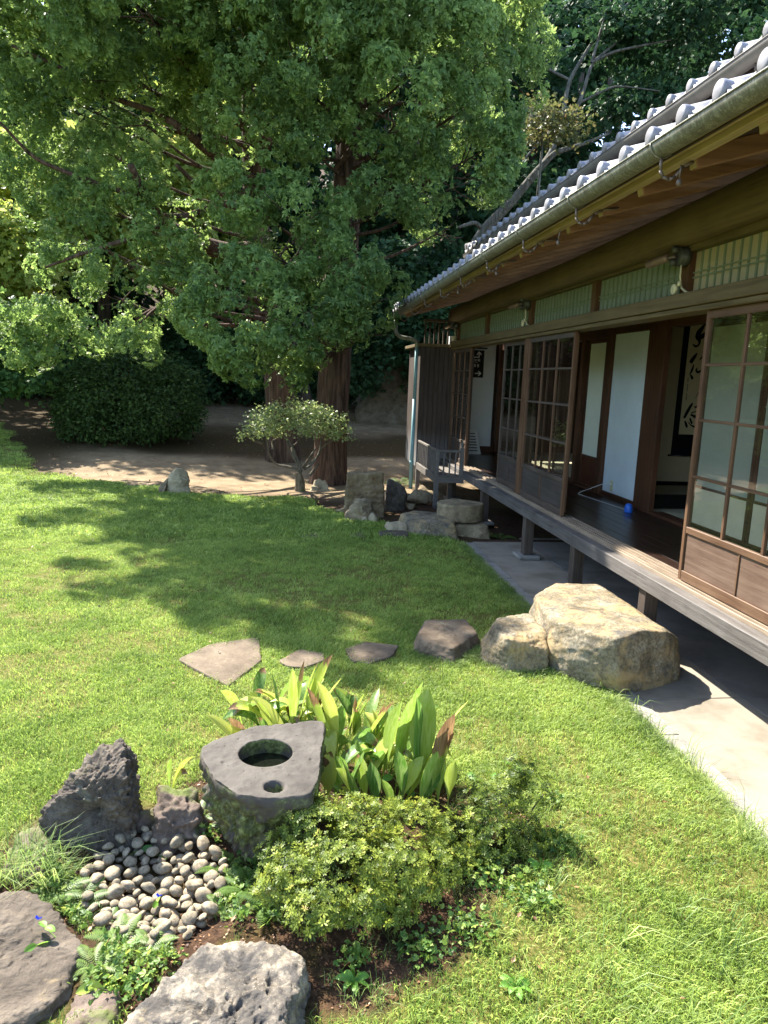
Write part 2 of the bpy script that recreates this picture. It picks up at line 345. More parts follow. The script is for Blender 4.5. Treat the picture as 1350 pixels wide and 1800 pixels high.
def groundmat():
    t = NT('ground_soil'); v = t.co(); n = t.noise(v, 3.5, 9, 0.62); n2 = t.noise(v, 40, 8, 0.7); n3 = t.noise(v, 160, 4, 0.6)
    def at(nm):
        a = t.n.new('ShaderNodeAttribute'); a.attribute_name = nm; return a.outputs['Fac']
    soil = t.ramp(n2, [(0.3, lin(40, 28, 21)), (0.5, lin(68, 50, 36)), (0.72, lin(102, 78, 58))])
    mossc = t.ramp(n2, [(0.3, lin(44, 40, 18)), (0.55, lin(72, 64, 30)), (0.75, lin(98, 88, 42))])
    sandc = t.ramp(n, [(0.3, lin(110, 94, 72)), (0.55, lin(136, 119, 94)), (0.75, lin(152, 135, 109))])
    sandc = t.mix(t.math('MULTIPLY', t.ramp(n3, [(0.5, 0.0), (0.68, 1.0)]), 0.5), sandc, lin(84, 68, 50))
    lawnc = t.ramp(t.noise(v, 70, 8, 0.75), [(0.32, lin(44, 42, 18)), (0.47, lin(84, 92, 36)), (0.58, lin(118, 110, 62)), (0.72, lin(158, 140, 92))])
    soil = t.mix(t.ramp(n, [(0.5, 0.0), (0.62, 0.75)]), soil, mossc)
    c = t.mix(at('mossy'), soil, t.mix(0.6, mossc, lin(62, 44, 28))); c = t.mix(at('sand'), c, sandc); c = t.mix(at('lawnv'), c, lawnc)
    return t.fin(c, 0.95, t.bump(n3, 0.5, 0.006, t.bump(n2, 0.6, 0.02)), 0.15)
M['ground'] = groundmat()
def sub_ground(name, sel):
    q = quads[sel]; used = np.unique(q); remap = np.zeros(nx * ny, int); remap[used] = np.arange(len(used))
    V = np.stack([X, Y, Z], -1).reshape(-1, 3)[used]; me = fmesh(name, V, remap[q], None, True)
    for nm, arr in (('sand', sand), ('mossy', np.clip(mossy, 0, 1)), ('lawnv', lawnv)):
        a = me.attributes.new(nm, 'FLOAT', 'POINT'); a.data.foreach_set('value', arr.reshape(-1)[used].astype(np.float32))
    me.materials.append(M['ground']); o = link(name, me); o['kind'] = 'structure'; return o
sub_ground('lawn', lm); sub_ground('ground', ~lm)

# paved apron under the eaves, with its granite kerb
pav = link('pavement', None, None, (2.4, 5, -0.1)); pav['kind'] = 'structure'
y = 0.4; k = 0
for L in (1.2, 2.3, 1.25, 0.95, 0.75, 0.7, 0.62):
    y1 = min(y + L, 8.2); B(2.104, 2.735, y + .003, y1 - .003, -0.2, -0.1 - 0.001 * (k % 2)).build('slab', M['slab'], pav, bevel=.003); y = y1; k += 1
y = 0.2
for L in (1.9, 1.8, 1.85, 1.9, 0.75):
    B(2.741, 4.6, y + .002, y + L - .002, -0.2, -0.102).build('slab', M['underfloor'], pav, bevel=.003); y += L
ker = link('kerb', None, None, (2.0, 5, -0.1)); ker['kind'] = 'structure'
y = 0.3
for L in (1.6, 1.55, 1.6, 1.5, 1.55):
    B(1.962, 2.098, y + .002, min(y + L, 8.15) - .002, -0.22, -0.094).build('kerb_stone', M['kerb'], ker, bevel=.005); y += L

# ------------------------------------------------------------------ the house
H = thing('japanese_house', 'old wooden Japanese house with grey tiled eaves and a long raised veranda', 'house', (2.43, 6.5, -0.1))
Y0, Y1 = 0.6, 12.9
def part(mb, name, mat, bevel=0, parent=None, smooth=False): return mb.build(name, M[mat], parent or H, smooth, bevel)
# veranda
part(B(2.435, 2.525, Y0, 6.02, .352, .464), 'veranda_beam', 'beam_wood', .006); part(B(2.436, 2.525, 6.024, 11.9, .352, .463), 'veranda_beam', 'beam_wood', .006)
part(B(2.53, 2.70, Y0, 11.85, .40, .486), 'sill', 'sill_wood', .003)
for x0 in (2.536, 2.574, 2.616, 2.66): part(B(x0, x0 + .014, Y0 + .01, 11.84, .487, .499), 'sill_rail', 'sill_wood')
for i in range(8):
    x0 = 2.703 + i * .111; part(B(x0 + .001, x0 + .109, Y0, 12.88, .44, .488 + .0007 * (i % 2)), 'floorboard', 'floor', .0015)
for yy, w in ((2.9, .1), (4.72, .1), (6.05, .1), (7.42, .1), (9.25, .1), (11.2, .1)):
    p = part(B(2.462, 2.562, yy - w / 2, yy + w / 2, -.06, .351), 'veranda_post', 'post_wood', .004)
    part(B(2.40, 2.63, yy - .13, yy + .13, -.1, -.062), 'post_stone', 'kerb', .008, p)
for yy in (3.5, 5.4, 7.3, 9.2, 11.1): part(B(3.5, 3.6, yy - .05, yy + .05, -.1, .43), 'floor_post', 'post_wood', .004)
part(B(3.62, 3.7, Y0, 12.9, -.1, .42), 'footing_wall', 'underfloor')
# lintel, transom lights, eaves beam
part(B(2.495, 2.70, Y0, 11.88, 2.262, 2.352), 'lintel', 'lintel', .004); part(B(2.515, 2.68, Y0, 11.87, 2.226, 2.258), 'door_track', 'lintel', .003)
me = MB(); sec = [(2.46, 2.69), (2.455, 2.80), (2.475, 2.90), (2.55, 2.94), (2.63, 2.92), (2.65, 2.80), (2.64, 2.69), (2.55, 2.665)]
NS = 26
for i in range(NS + 1):
    yy = Y0 + (11.95 - Y0) * i / NS; dz = .035 * math.sin(yy * .55 + 1.2) - .012 * (yy - 6)
    for (x, z) in sec: me.v.append((x + .008 * math.sin(yy * 1.7 + z * 9), yy, z + dz * (1.2 if z > 2.75 else .6)))
n8 = len(sec)
for i in range(NS):
    for q in range(n8): me.f.append((i * n8 + q, i * n8 + (q + 1) % n8, (i + 1) * n8 + (q + 1) % n8, (i + 1) * n8 + q))
me.f += [tuple(range(n8)), tuple(range(NS * n8, NS * n8 + n8))]
part(me, 'eaves_beam', 'keta', 0, None, True)
studs = [1.5, 3.2, 4.83, 6.36, 8.12, 10.0, 11.8]
for yy in studs: part(B(2.585, 2.665, yy - .045, yy + .045, 2.353, 2.70), 'transom_stud', 'stud', .003)
part(B(2.575, 2.655, Y0, 11.9, 2.63, 2.70), 'transom_rail', 'lintel', .003)
for a, b in zip(studs[:-1], studs[1:]):
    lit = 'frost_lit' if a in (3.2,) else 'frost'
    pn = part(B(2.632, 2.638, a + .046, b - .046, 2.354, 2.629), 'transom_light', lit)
    n = max(3, int((b - a) / .088))
    for k in range(1, n): yy = a + .046 + (b - a - .092) * k / n; part(B(2.622, 2.6315, yy - .007, yy + .007, 2.355, 2.628), 'slat', 'slat', 0, pn)
    for z in (2.462, 2.492): part(B(2.6185, 2.6212, a + .047, b - .047, z, z + .008), 'slat', 'slat', 0, pn)
    part(B(2.60, 2.631, a + .046, b - .046, 2.3535, 2.372), 'light_frame', 'lintel', .002, pn)
# main posts on the outer line
for yy, m in ((8.03, 'door_z'), (11.86, 'post_wood'), (1.0, 'post_wood')): part(B(2.545, 2.665, yy - .065, yy + .065, .50, 2.225), 'pillar', m, .004)
# glazed sliding doors
RAILS = [.843, 1.187, 1.548, 1.892]
def glass_door(y0, y1, x, npan=3, zm='door_z', ym='door_y', pm='door_panel', npb=2):
    w = .034; x0, x1 = x - .016, x + .016; z0, z1 = .502, 2.224
    d = part(B(x0, x1, y0, y0 + w, z0, z1), 'glass_door', zm, .003)           # near stile carries the rest
    part(B(x0, x1, y1 - w, y1, z0, z1), 'stile', zm, .003, d)
    ya, yb = y0 + w, y1 - w
    for (a, b) in ((z0, z0 + .065), (RAILS[0] - .026, RAILS[0] + .016), (z1 - .05, z1)): part(B(x0 + .001, x1 - .001, ya, yb, a, b), 'rail', ym, .003, d)
    for z in RAILS[1:]: part(B(x0 + .006, x1 - .006, ya, yb, z - .009, z + .009), 'glazing_bar', ym, .002, d)
    pw = (yb - ya) / npan
    for k in range(1, npan): part(B(x0 + .005, x1 - .007, ya + pw * k - .011, ya + pw * k + .011, RAILS[0] + .016, z1 - .05), 'glazing_bar', zm, .002, d)
    zz = [RAILS[0] + .016] + RAILS[1:] + [z1 - .05]
    for k in range(npan):
        for j in range(4):
            part(B(x - .0015, x + .0015, ya + pw * k + .001, ya + pw * (k + 1) - .001, zz[j] + .001, zz[j + 1] - .001), 'pane', 'glass', 0, d)
    pb = (yb - ya) / npb
    for k in range(npb): part(B(x - .004, x + .005, ya + pb * k + .006, ya + pb * (k + 1) - .006, z0 + .066, RAILS[0] - .027), 'panel', pm, .002, d)
    for k in range(1, npb): part(B(x0 + .005, x1 - .005, ya + pb * k - .0055, ya + pb * k + .0055, z0 + .066, RAILS[0] - .027), 'glazing_bar', zm, .001, d)
    return d
glass_door(3.20, 4.44, 2.567); glass_door(1.9, 3.15, 2.608); glass_door(1.08, 1.85, 2.567)
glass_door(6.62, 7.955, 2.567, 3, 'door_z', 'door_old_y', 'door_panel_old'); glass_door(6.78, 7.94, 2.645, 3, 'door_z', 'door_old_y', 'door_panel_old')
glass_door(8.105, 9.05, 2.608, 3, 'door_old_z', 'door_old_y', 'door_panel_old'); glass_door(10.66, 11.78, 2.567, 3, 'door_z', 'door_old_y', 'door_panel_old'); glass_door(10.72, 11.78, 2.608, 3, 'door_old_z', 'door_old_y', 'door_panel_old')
# inner wall of the veranda
XI = 3.60
def innerpost(y0, y1, m='dark_post', x0=XI - .03, x1=XI + .11): part(B(x0, x1, y0, y1, .49, 2.50), 'pillar', m, .004)
innerpost(6.90, 7.25, 'dark_post', XI - .03, XI + .03); innerpost(8.145, 8.28); innerpost(8.93, 9.03); innerpost(12.7, 12.82); innerpost(2.6, 2.75)
part(B(XI + .02, XI + .09, 7.252, 8.143, .545, 2.318), 'plaster_panel', 'plaster_blue')
part(B(XI, XI + .1, 7.252, 8.143, .489, .543), 'wall_plinth', 'dark_post', .003); part(B(XI, XI + .1, 7.252, 8.143, 2.32, 2.40), 'wall_lintel', 'dark_post', .003)
part(B(XI - .02, XI + .11, 2.752, 6.888, 2.325, 2.43), 'inner_lintel', 'dark_post', .003); part(B(XI - .015, XI + .11, 8.282, 12.698, 2.29, 2.40), 'inner_lintel', 'dark_post', .003)
part(B(XI - .03, XI + .12, 2.752, 6.888, .489, .518), 'threshold', 'dark_post', .003); part(B(XI - .03, XI + .12, 8.282, 12.698, .489, .518), 'threshold', 'dark_post', .003)
part(B(XI + .01, XI + .08, Y0, 12.9, 2.505, 2.78), 'upper_wall', 'plaster_tan'); part(B(XI - .01, XI + .1, Y0, 12.9, 2.435, 2.50), 'frieze_rail', 'dark_post', .003)
sd = part(B(XI + .03, XI + .056, 8.285, 8.325, .52, 2.288), 'paper_door', 'dark_post', .002)
part(B(XI + .03, XI + .056, 8.885, 8.925, .52, 2.288), 'stile', 'dark_post', .002, sd)
for a, b in ((.52, .545), (.868, .89), (2.245, 2.288)): part(B(XI + .031, XI + .055, 8.326, 8.884, a, b), 'rail', 'dark_post', .002, sd)
part(B(XI + .04, XI + .043, 8.326, 8.884, .891, 2.244), 'paper_sheet', 'paper', 0, sd); part(B(XI + .036, XI + .046, 8.326, 8.884, .546, .867), 'base_panel', 'shoji_base', 0, sd)
for y0_ in (2.80, 3.66, 4.52, 5.38):
    sd = part(B(XI + .03, XI + .056, y0_, y0_ + .04, .52, 2.322), 'paper_door', 'dark_post', .002); part(B(XI + .03, XI + .056, y0_ + .815, y0_ + .855, .52, 2.322), 'stile', 'dark_post', .002, sd)
    for a, b in ((.52, .545), (.868, .89), (2.28, 2.322)): part(B(XI + .031, XI + .055, y0_ + .041, y0_ + .814, a, b), 'rail', 'dark_post', .002, sd)
    part(B(XI + .04, XI + .043, y0_ + .041, y0_ + .814, .891, 2.279), 'paper_sheet', 'paper_dim', 0, sd); part(B(XI + .036, XI + .046, y0_ + .041, y0_ + .814, .546, .867), 'base_panel', 'plaster_tan', 0, sd)
# far end wall of the veranda, ceilings, rooms
part(B(2.70, 3.545, 12.9, 12.98, .60, 2.5), 'end_wall', 'plaster_blue'); part(B(2.70, 3.55, 12.885, 12.99, .489, .598), 'wall_plinth', 'dark_post')
part(B(2.67, 3.62, Y0, 12.9, 2.79, 2.82), 'ceiling', 'ceiling')
part(B(3.68, 8.0, 1.0, 7.06, .40, .514), 'tatami_floor', 'tatami'); part(B(3.66, 8.0, 1.0, 8.2, 2.8, 2.83), 'ceiling', 'ceiling')
for yy in (2.8, 4.6, 6.4): part(B(3.74, 7.9, yy - .02, yy + .02, .5145, .517), 'tatami_border', 'lacquer')
part(B(7.9, 8.0, 1.0, 8.2, .515, 2.79), 'room_wall', 'plaster_tan'); part(B(3.6, 8.0, .9, .98, .3, 3.0), 'room_wall', 'plaster_tan')
part(B(3.715, 7.89, 7.862, 7.95, .5, 2.79), 'alcove_wall', 'plaster_tan'); part(B(3.712, 7.89, 7.07, 7.15, .516, .660), 'alcove_step', 'lacquer', .003)
part(B(3.712, 7.89, 7.151, 7.861, .60, .655), 'alcove_floor', 'tatami'); part(B(3.712, 7.89, 7.83, 7.861, .656, .70), 'alcove_skirting', 'lacquer')
part(B(3.70, 3.712, 7.07, 7.95, .5, 2.79), 'alcove_wall', 'plaster_tan')
part(B(5.0, 5.1, 7.03, 7.13, .66, 2.79), 'alcove_pillar', 'dark_post', .006)
part(B(3.72, 8.0, 8.25, 12.9, .40, .514), 'tatami_floor', 'tatami'); part(B(3.72, 8.0, 8.21, 13, 2.7, 2.73), 'ceiling', 'ceiling')
part(B(5.8, 5.9, 8.25, 13, .5, 2.7), 'room_wall', 'ceiling'); part(B(3.66, 8.0, 8.13, 8.2, .5, 2.7), 'room_wall', 'plaster_tan'); part(B(3.3, 8.0, 13.02, 13.1, -.1, 3.3), 'room_wall', 'ceiling')
# eaves: boards, rafters, gutters
SL = .30
def zr(x): return 2.735 + SL * (x - 1.82)                 # underside of the rafters
yy = .80; nr = 0
while yy < 12.3:
    part(MB().bar((1.80, yy, zr(1.80) + .04), (3.9, yy, zr(3.9) + .04), .060, .082), 'rafter', 'rafter', .003); part(MB().bar((1.7965, yy, zr(1.7965) + .04), (1.7995, yy, zr(1.7995) + .04), .054, .076), 'rafter_end', 'fascia'); yy += .52; nr += 1
for i in range(10):
    x0 = 1.70 + i * .20; m = MB(); z0 = zr(x0) + .083; z1 = zr(x0 + .197) + .083
    m.add([(x0, Y0, z0), (x0 + .197, Y0, z1), (x0 + .197, 12.3, z1), (x0, 12.3, z0), (x0, Y0, z0 + .014), (x0 + .197, Y0, z1 + .014), (x0 + .197, 12.3, z1 + .014), (x0, 12.3, z0 + .014)],
          [(0,3,2,1),(4,5,6,7),(0,1,5,4),(1,2,6,5),(2,3,7,6),(3,0,4,7)]); part(m, 'roof_board', 'roof_board')
part(MB().bar((1.775, Y0, 2.788), (1.775, 12.3, 2.788), .05, .05), 'eaves_board', 'fascia', .003); part(MB().bar((1.70, Y0, 2.80), (1.70, 12.3, 2.80), .09, .022), 'eaves_board', 'fascia', .003)
def half_gutter(name, cx_, zf, r, ya, yb, mat, n=10, thick=.004):
    m = MB(); seg = 40
    for i in range(seg + 1):
        yy = ya + (yb - ya) * i / seg; z = zf(yy)
        for rr in (r, r - thick):
            for k in range(n + 1):
                t = PI + PI * k / n; m.v.append((cx_ + rr * math.cos(t), yy, z + rr * math.sin(t)))
    w = 2 * (n + 1)
    for i in range(seg):
        for k in range(n):
            a = i * w + k; m.f.append((a, a + 1, a + w + 1, a + w)); a += n + 1; m.f.append((a, a + w, a + w + 1, a + 1))
        for e in (0, n): a = i * w + e; m.f.append((a, a + w, a + w + n + 1, a + n + 1))
    for i in (0, seg):
        m.f.append(tuple(i * w + k for k in range(n + 1)))
    o = part(m, name, mat, 0, None, True)
    for side in (-1,):
        part(MB().tube([(cx_ + side * (r + .001), ya + (yb - ya) * i / 20, zf(ya + (yb - ya) * i / 20) + .002) for i in range(21)], .0045, 6), 'gutter_lip', mat, 0, o, True)
    return o
GX, GR = 1.645, .055
gz_ = lambda y: 2.822 - .006 * max(0, y - 6.5) - .012 * max(0, y - 9)
g1 = half_gutter('gutter', GX, gz_, GR, Y0, 12.25, 'gutter')
for yy in np.arange(1.35, 12.2, 1.02):
    z = gz_(yy)
    part(MB().tube([(GX + (GR + .004) * math.cos(t), yy, z + (GR + .004) * math.sin(t)) for t in np.linspace(PI, 2 * PI, 13)], .004, 5), 'gutter_clip', 'gutter', 0, g1, True)
    b = MB(); pts = [(GX, yy, z - GR - .004), (GX, yy, z - GR - .055), (GX + .014, yy, z - GR - .082), (GX + .045, yy, z - GR - .092), (GX + .075, yy, z - GR - .078), (GX + .11, yy, z - GR - .03), (GX + .16, yy, z - GR - .005), (1.90, yy, zr(1.9) + .02)]
    for p, q in zip(pts[:-1], pts[1:]): b.bar(p, q, .016, .006, (0, 1, 0)) if False else b.tube([p, q], .008, 6)
    part(b, 'gutter_bracket', 'iron', 0, g1, True)
for yy in (1.9, 3.35, 4.9, 6.4, 7.9): part(MB().tube([(1.72, yy + .02 * math.sin(yy), zr(1.8)), (1.72, yy, zr(1.8) - .055)], .004, 6).lathe((1.72, yy, zr(1.8) - .075), [(.004, -.016), (.013, -.008), (.013, .008), (.004, .018)], 8), 'eaves_hook', 'iron', 0, None, True)
# down pipe
zg = gz_(12.2) - GR
part(MB().tube([(GX, 12.17, zg), (GX, 12.17, zg - .16), (GX + .02, 12.16, zg - .24), (GX + .08, 12.12, zg - .29), (1.93, 12.0, zg - .33), (1.97, 11.97, zg - .36), (1.975, 11.96, zg - .45)], .034, 10), 'down_pipe', 'gutter', 0, None, True)
dp = part(MB().tube([(1.975, 11.96, zg - .44), (1.972, 11.955, 1.4)], .029, 10), 'down_pipe', 'pipe', 0, None, True)
part(MB().tube([(1.972, 11.955, 1.42), (1.968, 11.95, -.22)], .033, 10), 'pipe_length', 'pipe', 0, dp, True); part(MB().tube([(1.969, 11.95, .35), (1.969, 11.95, .41)], .037, 10), 'pipe_joint', 'pipe', 0, dp, True)
# roof tiles
def tile_mesh(eave):
    m = MB(); n = 14; w = .279; L = .30; th = .016
    prof = []
    for k in range(n + 1):
        u = k / n
        if u < .34: z = .046 * math.sin(PI * u / .34) ** .8 if 0 < u < .34 else 0
        else: z = -.022 * math.sin(PI * (u - .34) / .66)
        prof.append((u * w, z))
    for x in (0, L):
        for dz in (0, th):
            for (yy, z) in prof: m.v.append((x, yy, z + x * SL + dz))
    q = n + 1
    for k in range(n):
        m.f += [(k, k + 1, 2 * q + k + 1, 2 * q + k), (q + k, 3 * q + k, 3 * q + k + 1, q + k + 1), (k, q + k, q + k + 1, k + 1), (2 * q + k, 2 * q + k + 1, 3 * q + k + 1, 3 * q + k)]
    if eave:
        c = (.0, .17 * w, .026); b = len(m.v)          # round closed cap on the roll
        for (r, h) in ((.038, .06), (.043, .0), (.0425, -.008), (.037, -.014), (.022, -.018), (.0005, -.019)):
            for k in range(16):
                t = 2 * PI * k / 16; m.v.append((c[0] + h, c[1] + r * math.cos(t), c[2] + r * math.sin(t)))
        for i in range(5):
            for k in range(16): m.f.append((b + i * 16 + k, b + i * 16 + (k + 1) % 16, b + (i + 1) * 16 + (k + 1) % 16, b + (i + 1) * 16 + k))
        m.f.append(tuple(b + 80 + k for k in range(16)))
        b = len(m.v)                                    # hanging lip of the pan
        for k in range(5, n + 1):
            yy, z = prof[k]
            for (x, dz) in ((-.004, th), (-.004, -.03), (.008, -.03), (.008, th)): m.v.append((x, yy, z + dz))
        for k in range(n - 5):
            for j in range(4): a = b + k * 4; m.f.append((a + j, a + (j + 1) % 4, a + 4 + (j + 1) % 4, a + 4 + j))
    return m.mesh('roof_tile', M['tile'], True)
tm_e, tm_n = tile_mesh(True), tile_mesh(False)
for me_ in (tm_e, tm_n):
    ang = bpy.data.meshes
def tiles(x0, z0, ya, yb, rows, parent):
    for r in range(rows):
        k = 0; yy = ya
        while yy < yb:
            o = link('roof_tile', tm_e if r == 0 else tm_n, parent, (x0 + r * .262, yy, z0 + r * .262 * SL + .004 * r + random.uniform(-.002, .002))); o.rotation_euler = (0, random.uniform(-.01, .01), random.uniform(-.008, .008)); yy += .28; k += 1
def roof_slab(name, x0, x1, z0, ya, yb, mat='tile'):
    m = MB(); z1 = z0 + SL * (x1 - x0); t = .03
    m.add([(x0, ya, z0), (x1, ya, z1), (x1, yb, z1), (x0, yb, z0), (x0, ya, z0 + t), (x1, ya, z1 + t), (x1, yb, z1 + t), (x0, yb, z0 + t)], [(0,3,2,1),(4,5,6,7),(0,1,5,4),(1,2,6,5),(2,3,7,6),(3,0,4,7)])
    return part(m, name, mat)
rf = roof_slab('lower_roof', 1.72, 3.9, 2.835, Y0, 12.3); tiles(1.615, 2.842, Y0, 12.2, 3, rf)
rows = MB()                                            # the courses farther up the slope
for r in range(3, 8):
    x = 1.615 + r * .262; rows.bar((x, Y0, 2.852 + (x - 1.615) * SL), (x + .005, 12.3, 2.852 + (x - 1.615) * SL), .28, .03)
part(rows, 'tile_courses', 'tile', 0, rf)['kind'] = 'stuff'
part(MB().tube([(1.66, 12.30, 2.90), (2.4, 12.31, 3.11), (3.6, 12.31, 3.47)], .06, 10), 'verge_tile', 'tile', 0, rf, True)
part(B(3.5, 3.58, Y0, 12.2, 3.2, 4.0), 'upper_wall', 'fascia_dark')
UX, UZ = 2.68, 3.705
ur = roof_slab('upper_roof', 2.74, 8.4, 3.73, Y0, 11.9); tiles(2.645, 3.735, Y0, 11.75, 2, ur)
rows = MB()
for r in range(2, 20):
    x = 2.645 + r * .262; rows.bar((x, Y0, 3.745 + (x - 2.645) * SL), (x + .005, 11.85, 3.745 + (x - 2.645) * SL), .28, .03)
part(rows, 'tile_courses', 'tile', 0, ur)['kind'] = 'stuff'
part(MB().tube([(2.68, 11.9, 3.80), (5.5, 11.9, 4.65)], .07, 10), 'verge_tile', 'tile', 0, ur, True)
gu = half_gutter('gutter', UX, lambda y: UZ - .008 * max(0, y - 8), .064, Y0, 11.8, 'gutter_grey')
for yy in np.arange(1.5, 11.7, .98): part(MB().tube([(UX, yy, UZ - .054), (UX + .005, yy, UZ - .12), (UX + .05, yy, UZ - .135), (UX + .12, yy, UZ - .08)], .007, 6), 'gutter_bracket', 'iron', 0, gu, True)
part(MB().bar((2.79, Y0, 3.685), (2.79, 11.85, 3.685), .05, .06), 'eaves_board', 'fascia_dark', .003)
for i in range(4):
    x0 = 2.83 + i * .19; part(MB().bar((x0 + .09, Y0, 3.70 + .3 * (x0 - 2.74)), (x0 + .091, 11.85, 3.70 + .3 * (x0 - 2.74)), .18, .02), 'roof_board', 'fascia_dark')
# shutter box at the far corner of the veranda, its lattice and the railed ledge
bx = part(B(2.07, 2.60, 11.945, 13.3, .30, 2.26), 'shutter_box', 'box_board')
for k in range(7): part(B(2.035 + k * .078, 2.035 + k * .078 + .0735, 11.918, 11.944, .302, 2.255 + .002 * (k % 2)), 'board', 'box_board', .002, bx)
part(B(1.99, 2.585, 11.89, 13.35, 2.262, 2.312), 'cap_board', 'lintel', .004, bx); part(B(2.03, 2.11, 11.90, 11.917, .302, 2.26), 'corner_board', 'box_board', .002, bx)
part(B(2.03, 2.6, 11.905, 11.917, .86, .885), 'batten', 'box_board', .002, bx) if False else None
for k in range(6): part(B(2.10 + k * .075, 2.125 + k * .075, 12.0, 12.03, 2.315, 2.70), 'lattice_bar', 'post_wood', .002)
part(B(2.08, 2.56, 11.98, 12.05, 2.66, 2.70), 'lattice_rail', 'post_wood', .002)
ba = part(B(2.02, 2.44, 10.17, 10.235, .30, .405), 'railed_ledge', 'grey_rail', .004)
part(B(2.02, 2.085, 10.237, 11.9, .30, .404), 'ledge_beam', 'grey_rail', .004, ba); part(B(2.087, 2.43, 10.24, 11.9, .34, .398), 'ledge_floor', 'grey_rail', .002, ba)
part(B(2.03, 2.075, 10.18, 10.225, .406, .735), 'rail_post', 'grey_rail', .003, ba)
part(MB().box(2.375, 2.43, 10.17, 10.225, .406, .80).lathe((2.4025, 10.1975, .80), [(.016, 0), (.013, .02), (.02, .032), (.028, .045), (.028, .058), (.018, .072), (.004, .08)], 12), 'newel_post', 'grey_rail', .002, ba)
part(B(2.02, 2.374, 10.185, 10.22, .736, .768), 'hand_rail', 'grey_rail', .004, ba); part(B(2.035, 2.07, 10.222, 11.9, .737, .769), 'hand_rail', 'grey_rail', .004, ba)
for k in range(3): part(B(2.135 + k * .085, 2.155 + k * .085, 10.19, 10.21, .406, .735), 'baluster', 'grey_rail', .002, ba)
for k in range(12): part(B(2.042, 2.063, 10.33 + k * .13, 10.352 + k * .13, .405, .736), 'baluster', 'grey_rail', .002, ba)
for (x, yy) in ((2.05, 10.21), (2.05, 11.8), (2.42, 11.0)): part(B(x - .032, x + .032, yy - .032, yy + .032, -.2, .299), 'ledge_post', 'grey_rail', .003, ba)
# ------------------------------------------------------------------ things in and on the house
YS = 7.822
sc_ = thing('hanging_scroll', 'tall hanging scroll with three bold black brush characters in the alcove', 'scroll', W(1225, 800, YS))
xl, xr_ = W(1193, 690, YS).x - .015, W(1193, 690, YS).x + .53
zb, zt = 1.005, 2.62
B(xl, xr_, YS + .002, YS + .005, zb, zt).build('mounting', M['silk'], sc_)
pl, pr, pb = xl + .068, xr_ - .068, 1.238
B(pl, pr, YS - .0005, YS + .0018, pb, 2.5).build('paper', M['scroll'], sc_)
MB().tube([(xl - .03, YS + .003, zb - .006), (xr_ + .03, YS + .003, zb - .006)], .012, 10).build('roller', M['lacquer'], sc_, True)
MB().tube([(xl, YS + .003, zt), (xr_, YS + .003, zt)], .007, 8).build('top_rod', M['lacquer'], sc_, True)
def ribbon(m, pts, y, y2):
    P = []
    for i in range(len(pts) - 1):
        for s in range(5):
            t = s / 5; P.append([pts[i][q] * (1 - t) + pts[i + 1][q] * t for q in range(3)])
    P.append(list(pts[-1]))
    Q = [P[0]] + [[(P[i - 1][q] + 2 * P[i][q] + P[i + 1][q]) / 4 for q in range(3)] for i in range(1, len(P) - 1)] + [P[-1]]
    b = len(m.v)
    for i, (x, z, w) in enumerate(Q):
        a = Q[max(i - 1, 0)]; c = Q[min(i + 1, len(Q) - 1)]; dx, dz = c[0] - a[0], c[1] - a[1]; L = math.hypot(dx, dz) or 1
        nx_, nz = -dz / L * w / 2, dx / L * w / 2
        m.v += [(x + nx_, y, z + nz), (x - nx_, y, z - nz), (x - nx_, y2, z - nz), (x + nx_, y2, z + nz)]
    for i in range(len(Q) - 1):
        for j in range(4): a = b + i * 4; m.f.append((a + j, a + (j + 1) % 4, a + 4 + (j + 1) % 4, a + 4 + j))
    e = b + (len(Q) - 1) * 4; m.f += [(b, b + 1, b + 2, b + 3), (e + 3, e + 2, e + 1, e)]
k2 = lambda u, v, w: (lambda p: (p.x, p.z, w / 15 * YS / F * 1.08))(W(1170 + u / 15, 560 + v / 15, YS))
k3 = lambda u, v, w: (lambda p: (p.x, p.z, w / 13.84 * YS / F * 1.08))(W(1170 + u / 13.84, 680 + v / 13.84, YS))
S2 = [[[(1010,180,60),(960,260,90),(880,360,130),(850,480,150),(890,570,90),(900,640,50),(850,720,42),(790,735,60),(740,700,40),(715,670,15)],
       [(1010,170,40),(1080,160,20),(1130,230,60),(1150,320,90),(1060,400,100),(960,470,110),(900,520,90)],
       [(1060,575,12),(1120,620,60),(1180,690,95),(1230,770,70),(1275,840,20)]],
      [[(830,910,30),(770,1000,80),(690,1110,100),(660,1170,80)], [(740,1200,15),(720,1290,50),(680,1400,55),(630,1480,15)], [(650,1480,30),(690,1540,70),(710,1600,60)],
       [(890,1090,15),(980,1010,60),(1060,970,65),(1140,950,80),(1230,930,60)], [(830,1290,20),(800,1370,50),(850,1420,62),(950,1370,50),(1060,1280,70),(1120,1190,80),(1150,1140,50),(1230,1120,40)],
       [(1030,1310,50),(1050,1450,70),(1030,1600,80),(970,1740,70),(920,1830,50),(860,1960,20),(790,2090,10)]]]
S3 = [[(660,390,30),(600,480,70),(520,620,75),(450,760,60)], [(470,830,40),(500,920,60),(520,990,50)], [(830,360,50),(830,450,52),(810,600,60),(800,800,60),(790,950,60)],
      [(700,500,50),(800,470,50),(930,450,50),(1010,440,40)], [(620,640,25),(750,590,25),(900,540,40),(1010,530,30)], [(610,680,50),(720,715,40),(900,650,60),(1010,650,40)], [(960,450,30),(950,560,40),(940,660,30)],
      [(660,720,30),(780,770,50),(900,740,50),(1000,735,20)], [(590,760,40),(620,850,50),(640,900,40)], [(540,850,15),(620,940,30),(720,980,50),(850,990,62),(1010,985,50)]]
for ch in S2:
    m = MB()
    for s in ch: ribbon(m, [k2(*p) for p in s], YS - .0012, YS - .0004)
    m.build('character', M['ink'], sc_)
m = MB()
